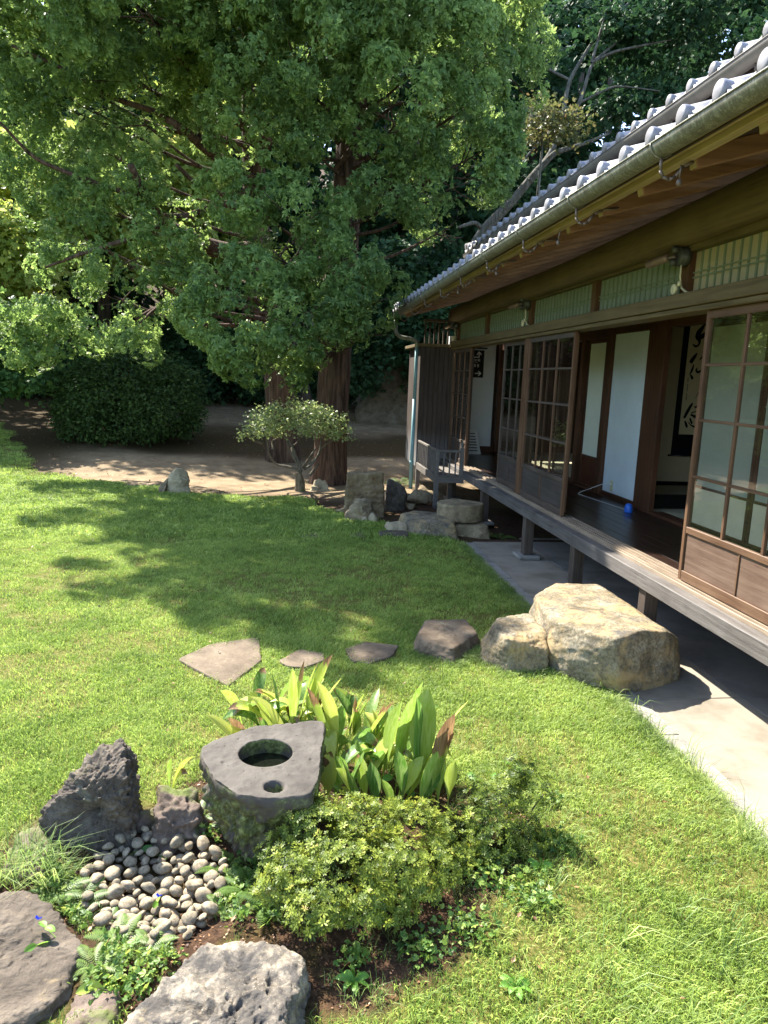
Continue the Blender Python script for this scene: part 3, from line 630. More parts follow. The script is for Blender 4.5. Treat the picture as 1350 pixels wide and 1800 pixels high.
for s in S3: ribbon(m, [k3(*p) for p in s], YS - .0012, YS - .0004)
m.build('character', M['ink'], sc_)
m = MB()
for i, v in enumerate((1550, 1610, 1720, 1790, 1850, 1960, 2030, 2090)):
    x = 590 - (v - 1550) * .10; ribbon(m, [k2(x + 14, v, 10), k2(x - 4, v + 30, 14), k2(x + 10, v + 52, 12), k2(x - 12, v + 66, 8)], YS - .0012, YS - .0004)
m.build('signature', M['ink'], sc_)
# direction board hanging on the end wall, and the notice board leaning under it
YW = 12.87
sg = thing('direction_sign', 'black hanging direction board with white arrows on the far end wall', 'sign', W(840, 664, YW))
a, b = W(826, 615, YW), W(849, 664, YW)
B(a.x - .12, b.x, YW, YW + .012, b.z, a.z).build('board', M['black'], sg, 0, .002); B(a.x - .13, b.x + .05, YW - .004, YW + .014, a.z + .025, a.z + .05).build('hanging_bar', M['black'], sg)
ks = lambda u, v, w: (lambda p: (p.x, p.z, w / 22.5 * YW / F * 1.05))(W(820 + u / 22.5, 600 + v / 22.5, YW))
m = MB()
for s in ([(500,640,36),(500,430,36)], [(415,540,36),(500,410,40),(590,540,36)], [(300,630,34),(500,630,34)]): ribbon(m, [ks(*p) for p in s], YW - .002, YW - .0005)
m.build('arrow', M['white'], sg); m = MB()
for s in ([(330,1268,40),(540,1268,40)], [(460,1180,36),(570,1268,40),(460,1360,36)]): ribbon(m, [ks(*p) for p in s], YW - .002, YW - .0005)
m.build('arrow', M['white'], sg); m = MB()
for s in ([(310,710,16),(380,710,16)],[(345,710,16),(345,775,16)],[(300,778,16),(390,778,16)],[(400,710,18),(420,745,14),(400,785,18)],[(460,705,16),(525,705,16),(525,785,16),(460,785,16),(460,705,16)],[(462,745,14),(525,745,14)],
          [(320,845,12),(440,845,12)],[(300,915,18),(350,915,18)],[(320,900,18),(320,1020,18)],[(350,920,18),(350,1010,22)],[(420,910,18),(490,910,18)],[(430,910,20),(430,1015,20)],[(480,910,20),(480,1015,20)],[(425,960,18),(490,960,18)],[(425,1012,18),(490,1012,18)]):
    ribbon(m, [ks(*p) for p in s], YW - .002, YW - .0005)
m.build('lettering', M['white'], sg)
nb = thing('notice_board', 'pale notice board with rows of print leaning below the direction sign', 'notice board', (3.16, 12.6, .49))
m = MB(); m.add([(3.02, 12.52, .49), (3.285, 12.52, .49), (3.245, 12.78, .90), (3.03, 12.78, .90), (3.02, 12.535, .485), (3.285, 12.535, .485), (3.245, 12.795, .895), (3.03, 12.795, .895)], [(0,1,2,3),(7,6,5,4),(0,4,5,1),(1,5,6,2),(2,6,7,3),(3,7,4,0)])
m.build('board', M['white'], nb); m = MB()
for k in range(7):
    t = .12 + k * .115; y = 12.52 + .26 * t; z = .49 + .41 * t; m.box(3.055, 3.225 - .01 * k * .3, y - .004, y - .002, z, z + .018)
m.build('print', M['lampmetal'], nb)
# plug-in vaporiser on the floor, with its cord and the wall socket
dv = thing('insect_vaporiser', 'small bright blue domed plug-in device on the dark veranda floor', 'insect repeller', (3.40, 6.98, .489))
MB().lathe((3.40, 6.98, .489), [(.036, 0), (.04, .012), (.041, .04), (.036, .068), (.024, .084), (.006, .09)], 18).build('dome', M['blue'], dv, True); MB().lathe((3.40, 6.98, .489), [(.043, .0005), (.043, .008), (.039, .012)], 18).build('base', M['blue'], dv, True)
so = H and part(B(XI + .012, XI + .0195, 7.865, 7.935, .565, .685), 'wall_socket', 'ivory', .002)
cd = [(3.40, 7.02, .505), (3.40, 7.25, .496), (3.37, 7.6, .494), (3.33, 7.95, .494), (3.32, 8.12, .496), (3.36, 8.16, .51), (3.45, 8.1, .56), (3.55, 8.0, .63), (3.59, 7.93, .65), (3.606, 7.90, .648)]
tag(MB().tube(cd, .0032, 6).box(3.585, 3.611, 7.885, 7.915, .638, .66).build('power_cord', M['white'], None), 'thin white power cord looping from the wall socket to the blue device', 'cord')
# flood lamps on the lintel
def spot(y, label, x=2.54, s=1.0):
    t = thing('spotlight', label, 'lamp', (x, y, 2.36), 'old spotlights along the lintel')
    MB().lathe((x, y + .02, 2.60), [(.062, .045), (.066, .03), (.066, .01), (.060, .004), (.060, -.012), (.055, -.02), (.02, -.024)], 20, 'x').build('junction_box', M['lampmetal'], t, True)
    for dz, dy in ((.045, .03), (-.035, .04)): MB().lathe((x - .035, y + dy, 2.60 + dz), [(.022, .03), (.024, 0), (.022, -.022), (.008, -.026)], 12, 'x').build('knob', M['lampmetal'], t, True)
    MB().tube([(x - .03, y + .03, 2.60), (x - .06, y + .09, 2.598)], .012, 8).build('bracket', M['iron'], t, True)
    MB().tube([(x - .055, y + .085, 2.60), (x - .06, y + .10, 2.599), (x - .085, y + .30, 2.585), (x - .0855, y + .305, 2.585)], [.02, .027, .029, .024], 14).build('lamp_tube', M['lampglass'], t, True)
    MB().tube([(x, y, 2.545), (x + .005, y + .01, 2.47), (x + .015, y - .005, 2.40)], .006, 6).tube([(x + .015, y - .005, 2.40), (x + .02, y - .06, 2.366), (x + .03, y - .10, 2.357)], .008, 6).build('cable', M['ivory'], t, True)
    MB().lathe((x - .01, y + .05, 2.395), [(.006, .02), (.034, .012), (.036, 0), (.033, -.006), (.01, -.008)], 18, 'x').build('cover_disc', M['ivory'], t, True)
    MB().tube([(x, y - .0, 2.41), (x, y + .0, 2.44)], .013, 8).build('cable_boss', M['ivory'], t, True)
spot(4.80, 'nearest spotlight, on the stud beside the yellowish transom light'); spot(8.13, 'second spotlight along the veranda, on the stud over the middle doors'); spot(11.75, 'farthest spotlight, at the lattice over the shutter box')

# ------------------------------------------------------------------ stones
_ico = {}
def ico(n):
    if n not in _ico:
        bm = bmesh.new(); bmesh.ops.create_icosphere(bm, subdivisions=n, radius=1); bm.verts.ensure_lookup_table()
        _ico[n] = (np.array([v.co[:] for v in bm.verts]), np.array([[v.index for v in f.verts] for f in bm.faces])); bm.free()
    return _ico[n]
def rockmesh(name, pts, mat, amp=.02, freq=5, p=14, n=5, seed=0, pits=(), fine=.25, ridge=0):
    P = np.array([tuple(q) for q in pts], float); c = P.mean(0); bm = bmesh.new()
    for q in P - c: bm.verts.new(q)
    bmesh.ops.convex_hull(bm, input=bm.verts); bm.normal_update()
    pl = {}
    for f in bm.faces:
        nn = np.array(f.normal); h = float(nn @ np.array(f.calc_center_median()))
        if h > 1e-4: pl[tuple(np.round(nn, 1))] = (nn, h)
    bm.free()
    N = np.array([v[0] for v in pl.values()]); Hh = np.array([v[1] for v in pl.values()])
    D, Fc = ico(n); S = (P - c).std(0); S = S / S.max(); D = D * S; D = D / np.linalg.norm(D, axis=1)[:, None]
    q = np.clip((D @ N.T) / Hh, 0, None); r = 1 / (q ** p).sum(1) ** (1 / p); V = D * r[:, None]
    Wd = V + c; dis = amp * fbm(Wd * freq, seed, 4) + amp * fine * fbm(Wd * freq * 7, seed + 9, 3)
    if ridge: dis = dis - ridge * np.abs(fbm(Wd * np.array([freq, freq, freq * 2.5]) * .9, seed + 4, 3))
    for (pc, pr_, dp) in pits:
        d = np.linalg.norm(Wd - np.array(pc), axis=1) / pr_; dis = dis - dp * np.clip(1 - d * d, 0, 1)
    V = V + D * dis[:, None]
    me = fmesh(name, V, Fc, None, True); me.materials.append(mat); return me, Vector(c)
def rock(name, label, pts, mat, cat='rock', group=None, **k):
    me, c = rockmesh(name, pts, mat, **k); return tag(link(name, me, None, c), label, cat, group)
R_gold = rockmat('gold_granite', lin(85, 75, 59), lin(130, 119, 96), lin(159, 149, 129), .6, lichen=(lin(77, 75, 72), .25), moss=(lin(160, 137, 98), .36), bump=1.2)
R_grey = rockmat('grey_stone', lin(92, 81, 63), lin(132, 117, 92), lin(164, 147, 115), .35, lichen=(lin(146, 136, 104), .2))
R_flat = rockmat('brown_flagstone', lin(82, 70, 57), lin(106, 93, 77), lin(125, 112, 93), .25, lichen=(lin(134, 128, 105), .05), bump=.4)
R_lava = rockmat('dark_pitted_rock', lin(49, 43, 36), lin(81, 73, 64), lin(116, 107, 93), .4, lichen=(lin(122, 118, 100), .1), moss=(lin(62, 60, 36), .1), bump=1.0)
R_pit = rockmat('tan_pitted_rock', lin(60, 55, 50), lin(128, 119, 105), lin(180, 168, 147), .4, lichen=(lin(66, 63, 60), .45), moss=(lin(150, 134, 102), .1), bump=1.3)
R_slate = rockmat('banded_rock', lin(68, 61, 52), lin(97, 87, 76), lin(120, 109, 94), .2, lichen=(lin(127, 112, 87), .05), bump=1.3, bands=.8, scale=1.4)
R_moss = rockmat('mossy_rock', lin(72, 63, 54), lin(102, 88, 78), lin(124, 112, 99), .35, moss=(lin(86, 98, 43), .3), bump=.9)
R_pale = rockmat('pale_stone', lin(130, 119, 95), lin(157, 144, 116), lin(178, 163, 132), .25, bump=.6)
R_peb = rockmat('speckled_pebble', lin(109, 98, 79), lin(143, 132, 111), lin(172, 157, 133), .5, moss=(lin(156, 125, 91), .05), scale=2, bump=.25)
def lv(*a): return [Vector(p) for p in a]
# the great step stone and its neighbours
rock('step_stone', 'largest golden-brown boulder, the step below the veranda edge', lv((2.36,4.13,.24),(1.93,3.98,.25),(1.69,4.38,.23),(1.74,4.92,.25),(2.02,5.25,.245),(2.34,5.2,.25),(2.32,4.66,.25), (2.03,3.98,-.2),(1.66,4.22,-.2),(2.58,4.36,-.2),(2.5,4.15,-.12),(2.56,4.36,.06),(2.5,4.25,.15),(1.66,4.95,-.2),(2.5,5.2,-.2),(1.95,3.93,.06),(1.64,4.3,.05)), R_gold, amp=.010, freq=5, n=6, seed=2, p=90, ridge=.010, fine=.4)
rock('boulder', 'squarish pale boulder tucked against the largest step stone', lv((1.43,4.70,.15),(1.66,4.78,.16),(1.68,4.42,.15),(1.36,4.28,.15),(1.33,4.5,.15),(1.22,4.45,-.15),(1.62,4.22,-.15),(1.38,4.18,-.15),(1.7,4.75,-.15),(1.3,4.85,-.15),(1.64,4.26,.08)), R_gold, amp=.010, freq=7, n=6, seed=8, p=36, ridge=.008, fine=.4)
rock('stone_wedge', 'small stone wedged between the two pale boulders', lv((1.68,4.42,.1),(1.73,4.44,.1),(1.72,4.36,.1),(1.66,4.34,.1),(1.69,4.40,.14),(1.68,4.36,-.1),(1.74,4.44,-.1)), R_gold, amp=.008, freq=14, n=4, seed=3)
rock('low_boulder', 'low reddish-grey boulder between the flagstones and pale boulder', lv((.95,4.95,.035),(1.27,5.0,.04),(1.30,4.72,.03),(1.06,4.44,.03),(.84,4.58,.03),(.79,4.60,-.12),(1.05,4.30,-.12),(1.33,4.7,-.12),(1.3,5.05,-.12),(.9,5.0,-.12)), R_flat, amp=.010, freq=7, n=6, seed=5, p=32, ridge=.008, fine=.4)
def flag(label, pp, z=-.035, th=.07, seed=0, mat=R_flat):
    P = [GZ(*p, z) for p in pp]; c = sum(P, Vector()) / len(P)
    rock('stepping_stone', label, P + [c + (q - c) * 1.05 - Vector((0, 0, th)) for q in P], mat, 'stepping stone', 'flat stepping stones in the lawn', amp=.005, freq=9, n=6, seed=seed, p=26)
flag('largest flat stepping stone, kite-shaped, at the left of the row', ((313,1158),(370,1131),(455,1119),(459,1160),(402,1204),(370,1190)), seed=1)
flag('second stepping stone, small and half sunk beside the kite-shaped one', ((490,1160),(528,1141),(568,1148),(570,1160),(535,1173),(505,1170)), seed=2)
flag('oval stepping stone next to the low reddish boulder', ((605,1140),(640,1127),(700,1134),(690,1152),(650,1166),(618,1160)), seed=3)
flag('far stepping stone lying alone in the shaded lawn', ((524,940),(545,934),(580,937),(582,944),(560,949),(535,947)), -.03, .06, 4); flag('small far stepping stone near the veranda steps', ((612,938),(632,933),(655,938),(640,946),(618,944)), -.03, .06, 5)
# tsukubai group
rock('upright_rock', 'tall dark jagged rock leaning up beside the pebbles', lv((-.655,2.80,.30),(-.70,2.86,.27),(-.80,2.79,.215),(-.92,2.66,.10),(-.94,2.62,-.02),(-.90,2.60,-.15),(-.72,2.52,-.18),(-.56,2.60,-.18),(-.585,2.68,.19),(-.57,2.62,.09),(-.60,2.86,.2),(-.85,2.92,-.15),(-.6,2.90,-.15),(-.72,2.62,.1),(-.60,2.63,.245)), R_lava, amp=.014, freq=8, n=7, seed=14, p=26, ridge=.022, fine=.8,
     pits=[((-.73,2.54,.0), .17, .075), ((-.78,2.60,.1), .10, .04), ((-.70,2.60,.10), .05, .03), ((-.66,2.58,.02), .06, .03), ((-.8,2.6,.0), .08, .03), ((-.74,2.75,.24), .05, .03)] + [((-.62 - random.random() * .25, 2.56, -.12 + random.random() * .12), .022, .015) for _ in range(40)] + [((-.60 - random.random() * .3, 2.52 + random.random() * .2, -.05 + random.random() * .3), random.choice((.012, .02, .028)), .016) for _ in range(60)])
rock('mossy_rock', 'small mossy rock at the left foot of the tall dark rock', lv((-1.01,2.55,.0),(-.94,2.66,.04),(-.85,2.55,.02),(-.83,2.42,-.03),(-.97,2.40,-.03),(-1.08,2.62,-.15),(-.88,2.72,-.15),(-.80,2.42,-.15),(-1.0,2.36,-.15)), R_moss, amp=.02, freq=11, n=5, seed=21, fine=.5)
rock('brown_rock', 'knobbly brown rock between the tall rock and water basin', lv((-.52,2.78,.10),(-.34,2.80,.11),(-.335,2.66,.08),(-.485,2.63,.075),(-.51,2.58,-.15),(-.31,2.60,-.15),(-.33,2.9,-.15),(-.55,2.9,-.15),(-.49,2.585,-.02),(-.33,2.61,-.02)), R_moss, amp=.028, freq=9, n=5, seed=25, fine=.4, ridge=.02)
rock('small_rock', 'little lichened rock squeezed beside the tall dark rock', lv((-.60,2.78,-.02),(-.52,2.80,-.01),(-.50,2.72,-.02),(-.58,2.68,-.03),(-.6,2.68,-.15),(-.5,2.68,-.15),(-.5,2.82,-.15),(-.62,2.82,-.15)), R_moss, amp=.018, freq=14, n=4, seed=27)
pit = [((-.38 + random.random() * .42, 1.5 + random.random() * .42, .08), random.choice((.007, .010, .014, .02, .03, .04)), random.choice((.012, .02, .03, .035))) for _ in range(90)]
rock('pitted_rock', 'broad pale rock full of holes at the front of the pebbles', lv((-.41,1.72,.065),(-.34,1.84,.07),(-.235,1.96,.07),(.02,1.94,.07),(.065,1.88,.06),(.02,1.74,.075),(-.02,1.58,.08),(-.06,1.30,.08),(-.40,1.35,.06),(-.50,1.5,.05), (-.47,1.78,-.2),(-.26,2.03,-.2),(.09,2.0,-.2),(.13,1.86,-.2),(.06,1.56,-.2),(.0,1.3,-.2),(-.55,1.4,-.2)), R_pit, amp=.010, freq=10, n=7, seed=31, p=34, pits=pit, fine=.6, ridge=.012)
rock('flat_rock', 'broad smooth flat rock at the bottom left corner', lv((-.97,2.29,-.0),(-.83,2.30,.0),(-.60,2.05,.01),(-.595,1.98,.0),(-.64,1.83,.0),(-.78,1.76,.0),(-1.2,1.9,-.01),(-1.25,2.25,-.01),(-.98,2.36,-.18),(-.56,2.06,-.18),(-.57,1.88,-.18),(-.8,1.68,-.18),(-1.3,1.85,-.18),(-1.3,2.3,-.18)), R_slate, amp=.007, freq=8, n=7, seed=35, p=34, fine=.8, ridge=.008)
rock('brown_rock', 'rough brown rock at the bottom edge between the two broad rocks', lv((-.58,1.92,-.02),(-.49,1.93,-.01),(-.45,1.82,-.0),(-.50,1.7,-.0),(-.62,1.74,-.02),(-.62,1.95,-.15),(-.42,1.95,-.15),(-.4,1.65,-.15),(-.66,1.66,-.15)), R_moss, amp=.014, freq=12, n=5, seed=37, fine=.5)
# water basin
bs = thing('water_basin', 'dark three-cornered stone water basin with a round bowl of water', 'water basin', (-.12, 2.62, -.1))
ZT = .30; bc = np.array([-.083, 2.648])
out = [(-.335,2.70),(-.31,2.585),(-.25,2.45),(-.17,2.36),(-.065,2.325),(.08,2.345),(.112,2.42),(.152,2.86),(.145,2.905),(.10,2.91),(-.15,2.862),(-.30,2.745)]
NA = 200; ang_ = np.arange(NA) * 2 * PI / NA
def polyr(a):
    d = np.array([math.cos(a), math.sin(a)]); best = 1e9
    for i in range(len(out)):
        p = np.array(out[i]) - bc; q = np.array(out[(i + 1) % len(out)]) - bc; e = q - p; den = d[0] * -e[1] + d[1] * e[0]
        if abs(den) < 1e-9: continue
        t = (p[0] * -e[1] + p[1] * e[0]) / den; u = (d[0] * p[1] - d[1] * p[0]) / den
        if t > 0 and -1e-6 <= u <= 1 + 1e-6: best = min(best, t)
    return best
ro = np.array([polyr(a) for a in ang_]); ro = (np.roll(ro, 1) + 2 * ro + np.roll(ro, -1)) / 4
rh = .102; rings = []
for (r, z) in ((.0, ZT - .15), (.08, ZT - .15), (.108, ZT - .11), (.112, ZT - .05), (.109, ZT - .02), (.103, ZT - .003)): rings.append((np.full(NA, r + 1e-4), np.full(NA, z), 0, 0))
for t in [.02, .06] + [.1 + .86 * k / 26 for k in range(27)]: rings.append((rh + .003 + (ro - rh) * t, np.full(NA, ZT), .0015, 0))
for t, z in ((.985, ZT - .001), (1.0, ZT - .007), (1.012, ZT - .02)): rings.append((ro * t, np.full(NA, z), .004, 0))
for i in range(40):
    t = (i + 1) / 40; z = ZT - .02 - .46 * t; s = 1.02 - .46 * t ** 1.25; rings.append((ro * s, np.full(NA, z), .006 + .022 * min(1, t * 5), t))
V = []; BPITS = [(random.uniform(-.32, .15), random.uniform(2.33, 2.9), random.choice((.005, .006, .008, .011))) for _ in range(26)]
for r, z, am, t in rings:
    x = bc[0] + r * np.cos(ang_) - .0 * t; yv = bc[1] + r * np.sin(ang_) + .04 * t; P = np.stack([x, yv, z], -1)
    n_ = fbm(P * 14, 41, 4) + .55 * fbm(P * 70, 43, 3)
    P[:, 0] += am * n_ * np.cos(ang_); P[:, 1] += am * n_ * np.sin(ang_)
    if am <= .0015 and am > 0: P[:, 2] += .0018 * fbm(P * 40, 44, 3)
    if t > 0:
        k_ = am * 1.2 * np.abs(fbm(P * np.array([18, 18, 9]), 47, 3)); P[:, 0] -= k_ * np.cos(ang_); P[:, 1] -= k_ * np.sin(ang_)
    dd = np.hypot(P[:, 0] + .045, P[:, 1] - 2.405) / .038
    if 0 < am <= .004:
        for (qx, qy, qr) in BPITS: P[:, 2] -= qr * .9 * np.clip(1 - ((P[:, 0] - qx) ** 2 + (P[:, 1] - qy) ** 2) / qr ** 2, 0, 1)
    if 0 < am <= .004: P[:, 2] -= .05 * np.clip(1 - dd ** 6, 0, 1)
    V.append(P)
V = np.concatenate(V); nr_ = len(rings); Fq = []
i_ = np.arange(NA)
for r in range(nr_ - 1): Fq.append(np.stack([r * NA + i_, r * NA + (i_ + 1) % NA, (r + 1) * NA + (i_ + 1) % NA, (r + 1) * NA + i_], -1))
me = fmesh('basin_stone', V, np.concatenate(Fq), None, True)
def basinmat():
    t = NT('basin_stone'); v = t.co(); n = t.noise(v, 7, 8, .6); n2 = t.noise(v, 60, 6, .65); g = t.n.new('ShaderNodeNewGeometry'); sp = t.n.new('ShaderNodeSeparateXYZ'); t.l.new(g.outputs['Normal'], sp.inputs[0])
    c = t.ramp(n, [(0.3, lin(62, 58, 53)), (0.55, lin(83, 78, 72)), (0.75, lin(97, 93, 85))]); pz = t.ramp(t.vor(v, 46), [(0.1, 1.0), (0.2, 0.0)])
    c = t.mix(t.math('MULTIPLY', pz, t.ramp(n2, [(0.5, 0.0), (0.6, 1.0)])), c, lin(30, 28, 28))
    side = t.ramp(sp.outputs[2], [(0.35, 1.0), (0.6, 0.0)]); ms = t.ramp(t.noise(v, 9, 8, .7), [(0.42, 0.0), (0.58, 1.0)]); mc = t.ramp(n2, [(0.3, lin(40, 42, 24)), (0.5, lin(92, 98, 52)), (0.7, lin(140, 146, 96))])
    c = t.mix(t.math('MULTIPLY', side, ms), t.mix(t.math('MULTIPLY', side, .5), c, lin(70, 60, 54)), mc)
    return t.fin(c, .85, t.bump(n2, .5, .006, t.bump(n, .3, .01)), .25)
me.materials.append(basinmat()); link('basin_stone', me, bs, (0, 0, 0))
wm = NT('basin_water'); M['water'] = wm.fin(lin(16, 18, 14), 0.02, wm.bump(wm.noise(wm.co(), 5, 2), .04, .01), 0.9)
MB().lathe((bc[0], bc[1], ZT - .062), [(.109, 0), (.109, .0005)], 40).build('water', M['water'], bs)
# pebbles in the bed, every one its own stone
pm = []
for s in range(5):
    P = [Vector((random.gauss(0, 1), random.gauss(0, 1), random.gauss(0, 1))).normalized() for _ in range(26)]
    P = [Vector((p.x * .038, p.y * (.028 + .002 * s), p.z * .022)) for p in P]
    me, c = rockmesh('pebble', P, R_peb, amp=.0022, freq=28, n=3, seed=50 + s, p=9); pm.append(me)
PB = [tuple(GZ(*p, -.12)[:2]) for p in ((148,1560),(196,1520),(245,1500),(330,1492),(392,1530),(395,1590),(372,1640),(330,1690),(250,1700),(180,1660),(150,1610))]
pts = []; tries = 0
bx0, bx1 = min(p[0] for p in PB), max(p[0] for p in PB); by0, by1 = min(p[1] for p in PB), max(p[1] for p in PB)
while len(pts) < 210 and tries < 16000:
    tries += 1; x = random.uniform(bx0, bx1); y = random.uniform(by0, by1)
    if not inpoly(np.array([x]), np.array([y]), PB)[0]: continue
    s = random.choice((.6, .75, .85, .95, 1.05, 1.15)); r = .030 * s; lay = 0 if tries < 6000 else 1
    if lay and sum((x - a) ** 2 + (y - b) ** 2 < .07 ** 2 for a, b, c, l in pts if l == 0) < 4: continue
    if any((x - a) ** 2 + (y - b) ** 2 < ((r + c) * (.84 if lay == 0 else .86)) ** 2 for a, b, c, l in pts if l == lay): continue
    pts.append((x, y, r, lay))
for i, (x, y, r, lay) in enumerate(pts):
    s = r / .030; o = link('pebble', pm[i % 5], None, (x, y, hz(x, y) + .010 + lay * .030 * (.6 + .4 * s)))
    o.rotation_euler = (random.gauss(0, .3), random.gauss(0, .3), random.uniform(0, 6.28)); o.scale = (s * random.uniform(.85, 1.1), s, s * random.uniform(.85, 1.15))
    tag(o, 'grey speckled pebble in the bed in front of the water basin', 'pebble', 'rounded pebbles in the basin bed')
# stones by the far end of the veranda
st = lv((.70,9.32,.52),(1.20,9.36,.54),(1.18,9.70,.52),(.74,9.72,.5),(.68,9.30,-.2),(1.22,9.32,-.2),(1.2,9.78,-.2),(.72,9.78,-.2))
rk = rockmat('fossil_wood', lin(85, 71, 52), lin(123, 106, 79), lin(146, 130, 100), .35, lichen=(lin(98, 63, 27), .15), bump=1.0, bands=0)
rock('stone_post', 'squat grey stump-like stone post with grooved sides', st, rk, amp=.016, freq=7, n=6, seed=61, p=26, ridge=.02)
rock('rock', 'grey slanting rock leaning in front of the stump-like post', lv((.68,9.05,.05),(.86,9.05,.21),(1.02,9.15,.22),(1.06,9.2,.1),(.94,8.98,-.02),(.66,9.0,-.15),(1.08,9.15,-.15),(.98,8.92,-.15),(.8,9.28,.2)), R_grey, amp=.03, freq=6, n=5, seed=63, ridge=.03)
rock('rock', 'dark rock in shade between the stump-like post and pipe', lv((1.30,9.9,.38),(1.52,9.95,.32),(1.62,9.95,.1),(1.58,9.8,-.2),(1.24,9.8,-.2),(1.26,9.8,.2),(1.5,10.2,.2),(1.3,10.2,-.2)), R_lava, amp=.03, freq=5, n=5, seed=65)
rock('drum_stone', 'round drum-shaped step stone beside the railed ledge', [Vector((2.07 + .30 * math.cos(a), 8.72 + .26 * math.sin(a), z)) for a in np.linspace(0, 5.8, 12) for z in (.06, .27)] , R_grey, amp=.012, freq=6, n=6, seed=67, p=24)
rock('boulder', 'rounded grey block propping up the drum-shaped stone', lv((1.90,8.42,.03),(2.36,8.45,.05),(2.38,8.8,.05),(1.95,8.8,.05),(1.86,8.36,-.18),(2.42,8.38,-.18),(2.42,8.9,-.18),(1.86,8.9,-.18)), R_grey, amp=.02, freq=7, n=5, seed=69)
rock('boulder', 'broad tan-sided step boulder left of the drum-shaped stone', lv((1.33,8.82,.11),(1.62,9.0,.12),(1.95,8.62,.12),(1.93,8.3,.08),(1.55,8.25,.09),(1.38,8.45,.08),(1.30,8.3,-.16),(1.6,8.12,-.16),(1.97,8.2,-.16),(2.0,8.75,-.16),(1.3,9.0,-.16)), R_gold, amp=.016, freq=6, n=6, seed=71, p=18)
rock('stone', 'pale rounded stone in front of the broad step boulder', lv((1.13,8.55,.05),(1.30,8.6,.06),(1.36,8.4,.05),(1.16,8.35,.03),(1.1,8.3,-.12),(1.38,8.3,-.12),(1.38,8.65,-.12),(1.1,8.65,-.12)), R_pale, amp=.014, freq=9, n=5, seed=73)
rock('slab_stone', 'low layered slab at the lawn edge before the step boulder', lv((1.02,8.3,-.0),(1.34,8.32,.0),(1.34,8.1,-.01),(1.0,8.12,-.01),(.98,8.05,-.12),(1.36,8.05,-.12),(1.36,8.36,-.12),(1.0,8.36,-.12)), R_slate, amp=.01, freq=9, n=5, seed=75)
for i, (px, py, y, s, lb) in enumerate(((615,880,9.7,.12,'small pale stone at the left foot of the slanting rock'), (598,888,9.6,.09,'little stone beside the bonsai roots'), (655,912,9.0,.1,'white stone between the slanting rock and step boulder'), (640,908,9.0,.06,'tiny stone in front of the slanting rock'),
        (735,880,10.4,.2,'angular grey stone under the railed ledge'), (752,885,10.9,.14,'dark cobble behind the ledge post'), (712,875,10.8,.12,'cobble at the left of the blue pipe'), (700,890,10.3,.13,'cobble between dark rock and pipe'), (745,868,11.6,.13,'cobble below the shutter box'), (775,865,11.4,.12,'shaded cobble under the ledge floor'), (800,868,11.3,.13,'shaded cobble behind the drum-shaped stone'), (722,895,10.0,.11,'cobble in front of the blue pipe'))):
    p = W(px, py, y); z0 = hz(p.x, y); P = [Vector((p.x, y, z0 + s * .35)) + Vector((random.gauss(0, 1), random.gauss(0, 1), random.gauss(0, 1) * .7)).normalized() * s for _ in range(14)]
    rock('cobble', lb, P, R_pale if i in (2, 3, 0) else R_grey, 'cobble', 'loose cobbles by the veranda corner', amp=s * .08, freq=8, n=4, seed=80 + i, p=10)
rock('pointed_stone', 'pale pointed stone standing at the edge of the lawn', [Vector((q.x, 11 + dy, q.z)) for q, dy in ((W(306,820,11),0),(W(326,828,11),.05),(W(331,836,11),.1),(W(338,860,11),.0),(W(292,845,11),-.08),(W(300,875,11),-.15),(W(335,876,11),-.12),(W(283,858,11),.1),(W(320,872,11),.25),(W(312,826,11),-.06))], R_pale, amp=.03, freq=5, n=5, seed=91, ridge=.02)
rock('stone', 'grey stone leaning on the left of the pale pointed stone', [Vector((q.x, 10.95 + dy, q.z)) for q, dy in ((W(296,838,11),.0),(W(301,845,11),.1),(W(279,862,11),.0),(W(290,866,11),-.1),(W(276,858,11),.15),(W(296,850,11),-.1),(W(285,870,11),.0))], R_grey, amp=.02, freq=7, n=5, seed=93)
rock('root_stone', 'pale knobbly stone at the foot of the nearest big trunk', lv((.35,11.6,.12),(.55,11.62,.14),(.6,11.5,.0),(.3,11.45,-.02),(.28,11.4,-.15),(.62,11.4,-.15),(.6,11.75,-.15),(.3,11.75,-.15)), R_pale, amp=.04, freq=6, n=5, seed=95, ridge=.03)
# ------------------------------------------------------------------ foliage
def nrm(a): return a / np.maximum(np.linalg.norm(a, axis=-1, keepdims=True), 1e-9)
def rdir(n): return nrm(rng.normal(size=(n, 3)))
UP = np.array([0, 0, 1.0])
def stamp(tmplV, tmplF, P, Fw, Nn, S, tb, tipgain=0.0):
    """copies of a small leaf pattern: origin P, forward Fw, normal Nn, size S, tint tb"""
    Sd = np.cross(Nn, Fw); n = len(P); k = len(tmplV)
    V = P[:, None, :] + S[:, None, None] * (tmplV[None, :, 0:1] * Fw[:, None, :] + tmplV[None, :, 1:2] * Sd[:, None, :] + tmplV[None, :, 2:3] * Nn[:, None, :])
    Fc = tmplF[None] + (np.arange(n) * k)[:, None, None]
    T = tb[:, None] + tipgain * (tmplV[None, :, 0] - .4)
    return V.reshape(-1, 3), Fc.reshape(-1, tmplF.shape[1]), np.clip(T, 0, 1).reshape(-1)
def kites(angles, lens, wid, curl):
    V = []; Fc = []
    for a, L in zip(angles, lens):
        a = math.radians(a); b = len(V); c, s = math.cos(a), math.sin(a)
        for u, w in ((.05, 0), (.62, wid), (1.0, 0), (.62, -wid)):
            x = L * (u * c - w * s); y = L * (u * s + w * c); V.append((x, y, -curl * (x * x + y * y) + .06 * (w != 0)))
        Fc += [(b, b + 1, b + 2), (b, b + 2, b + 3)]
    return np.array(V), np.array(Fc)
FAN = kites((-44, 0, 42), (.8, 1.05, .82), .2, .3)
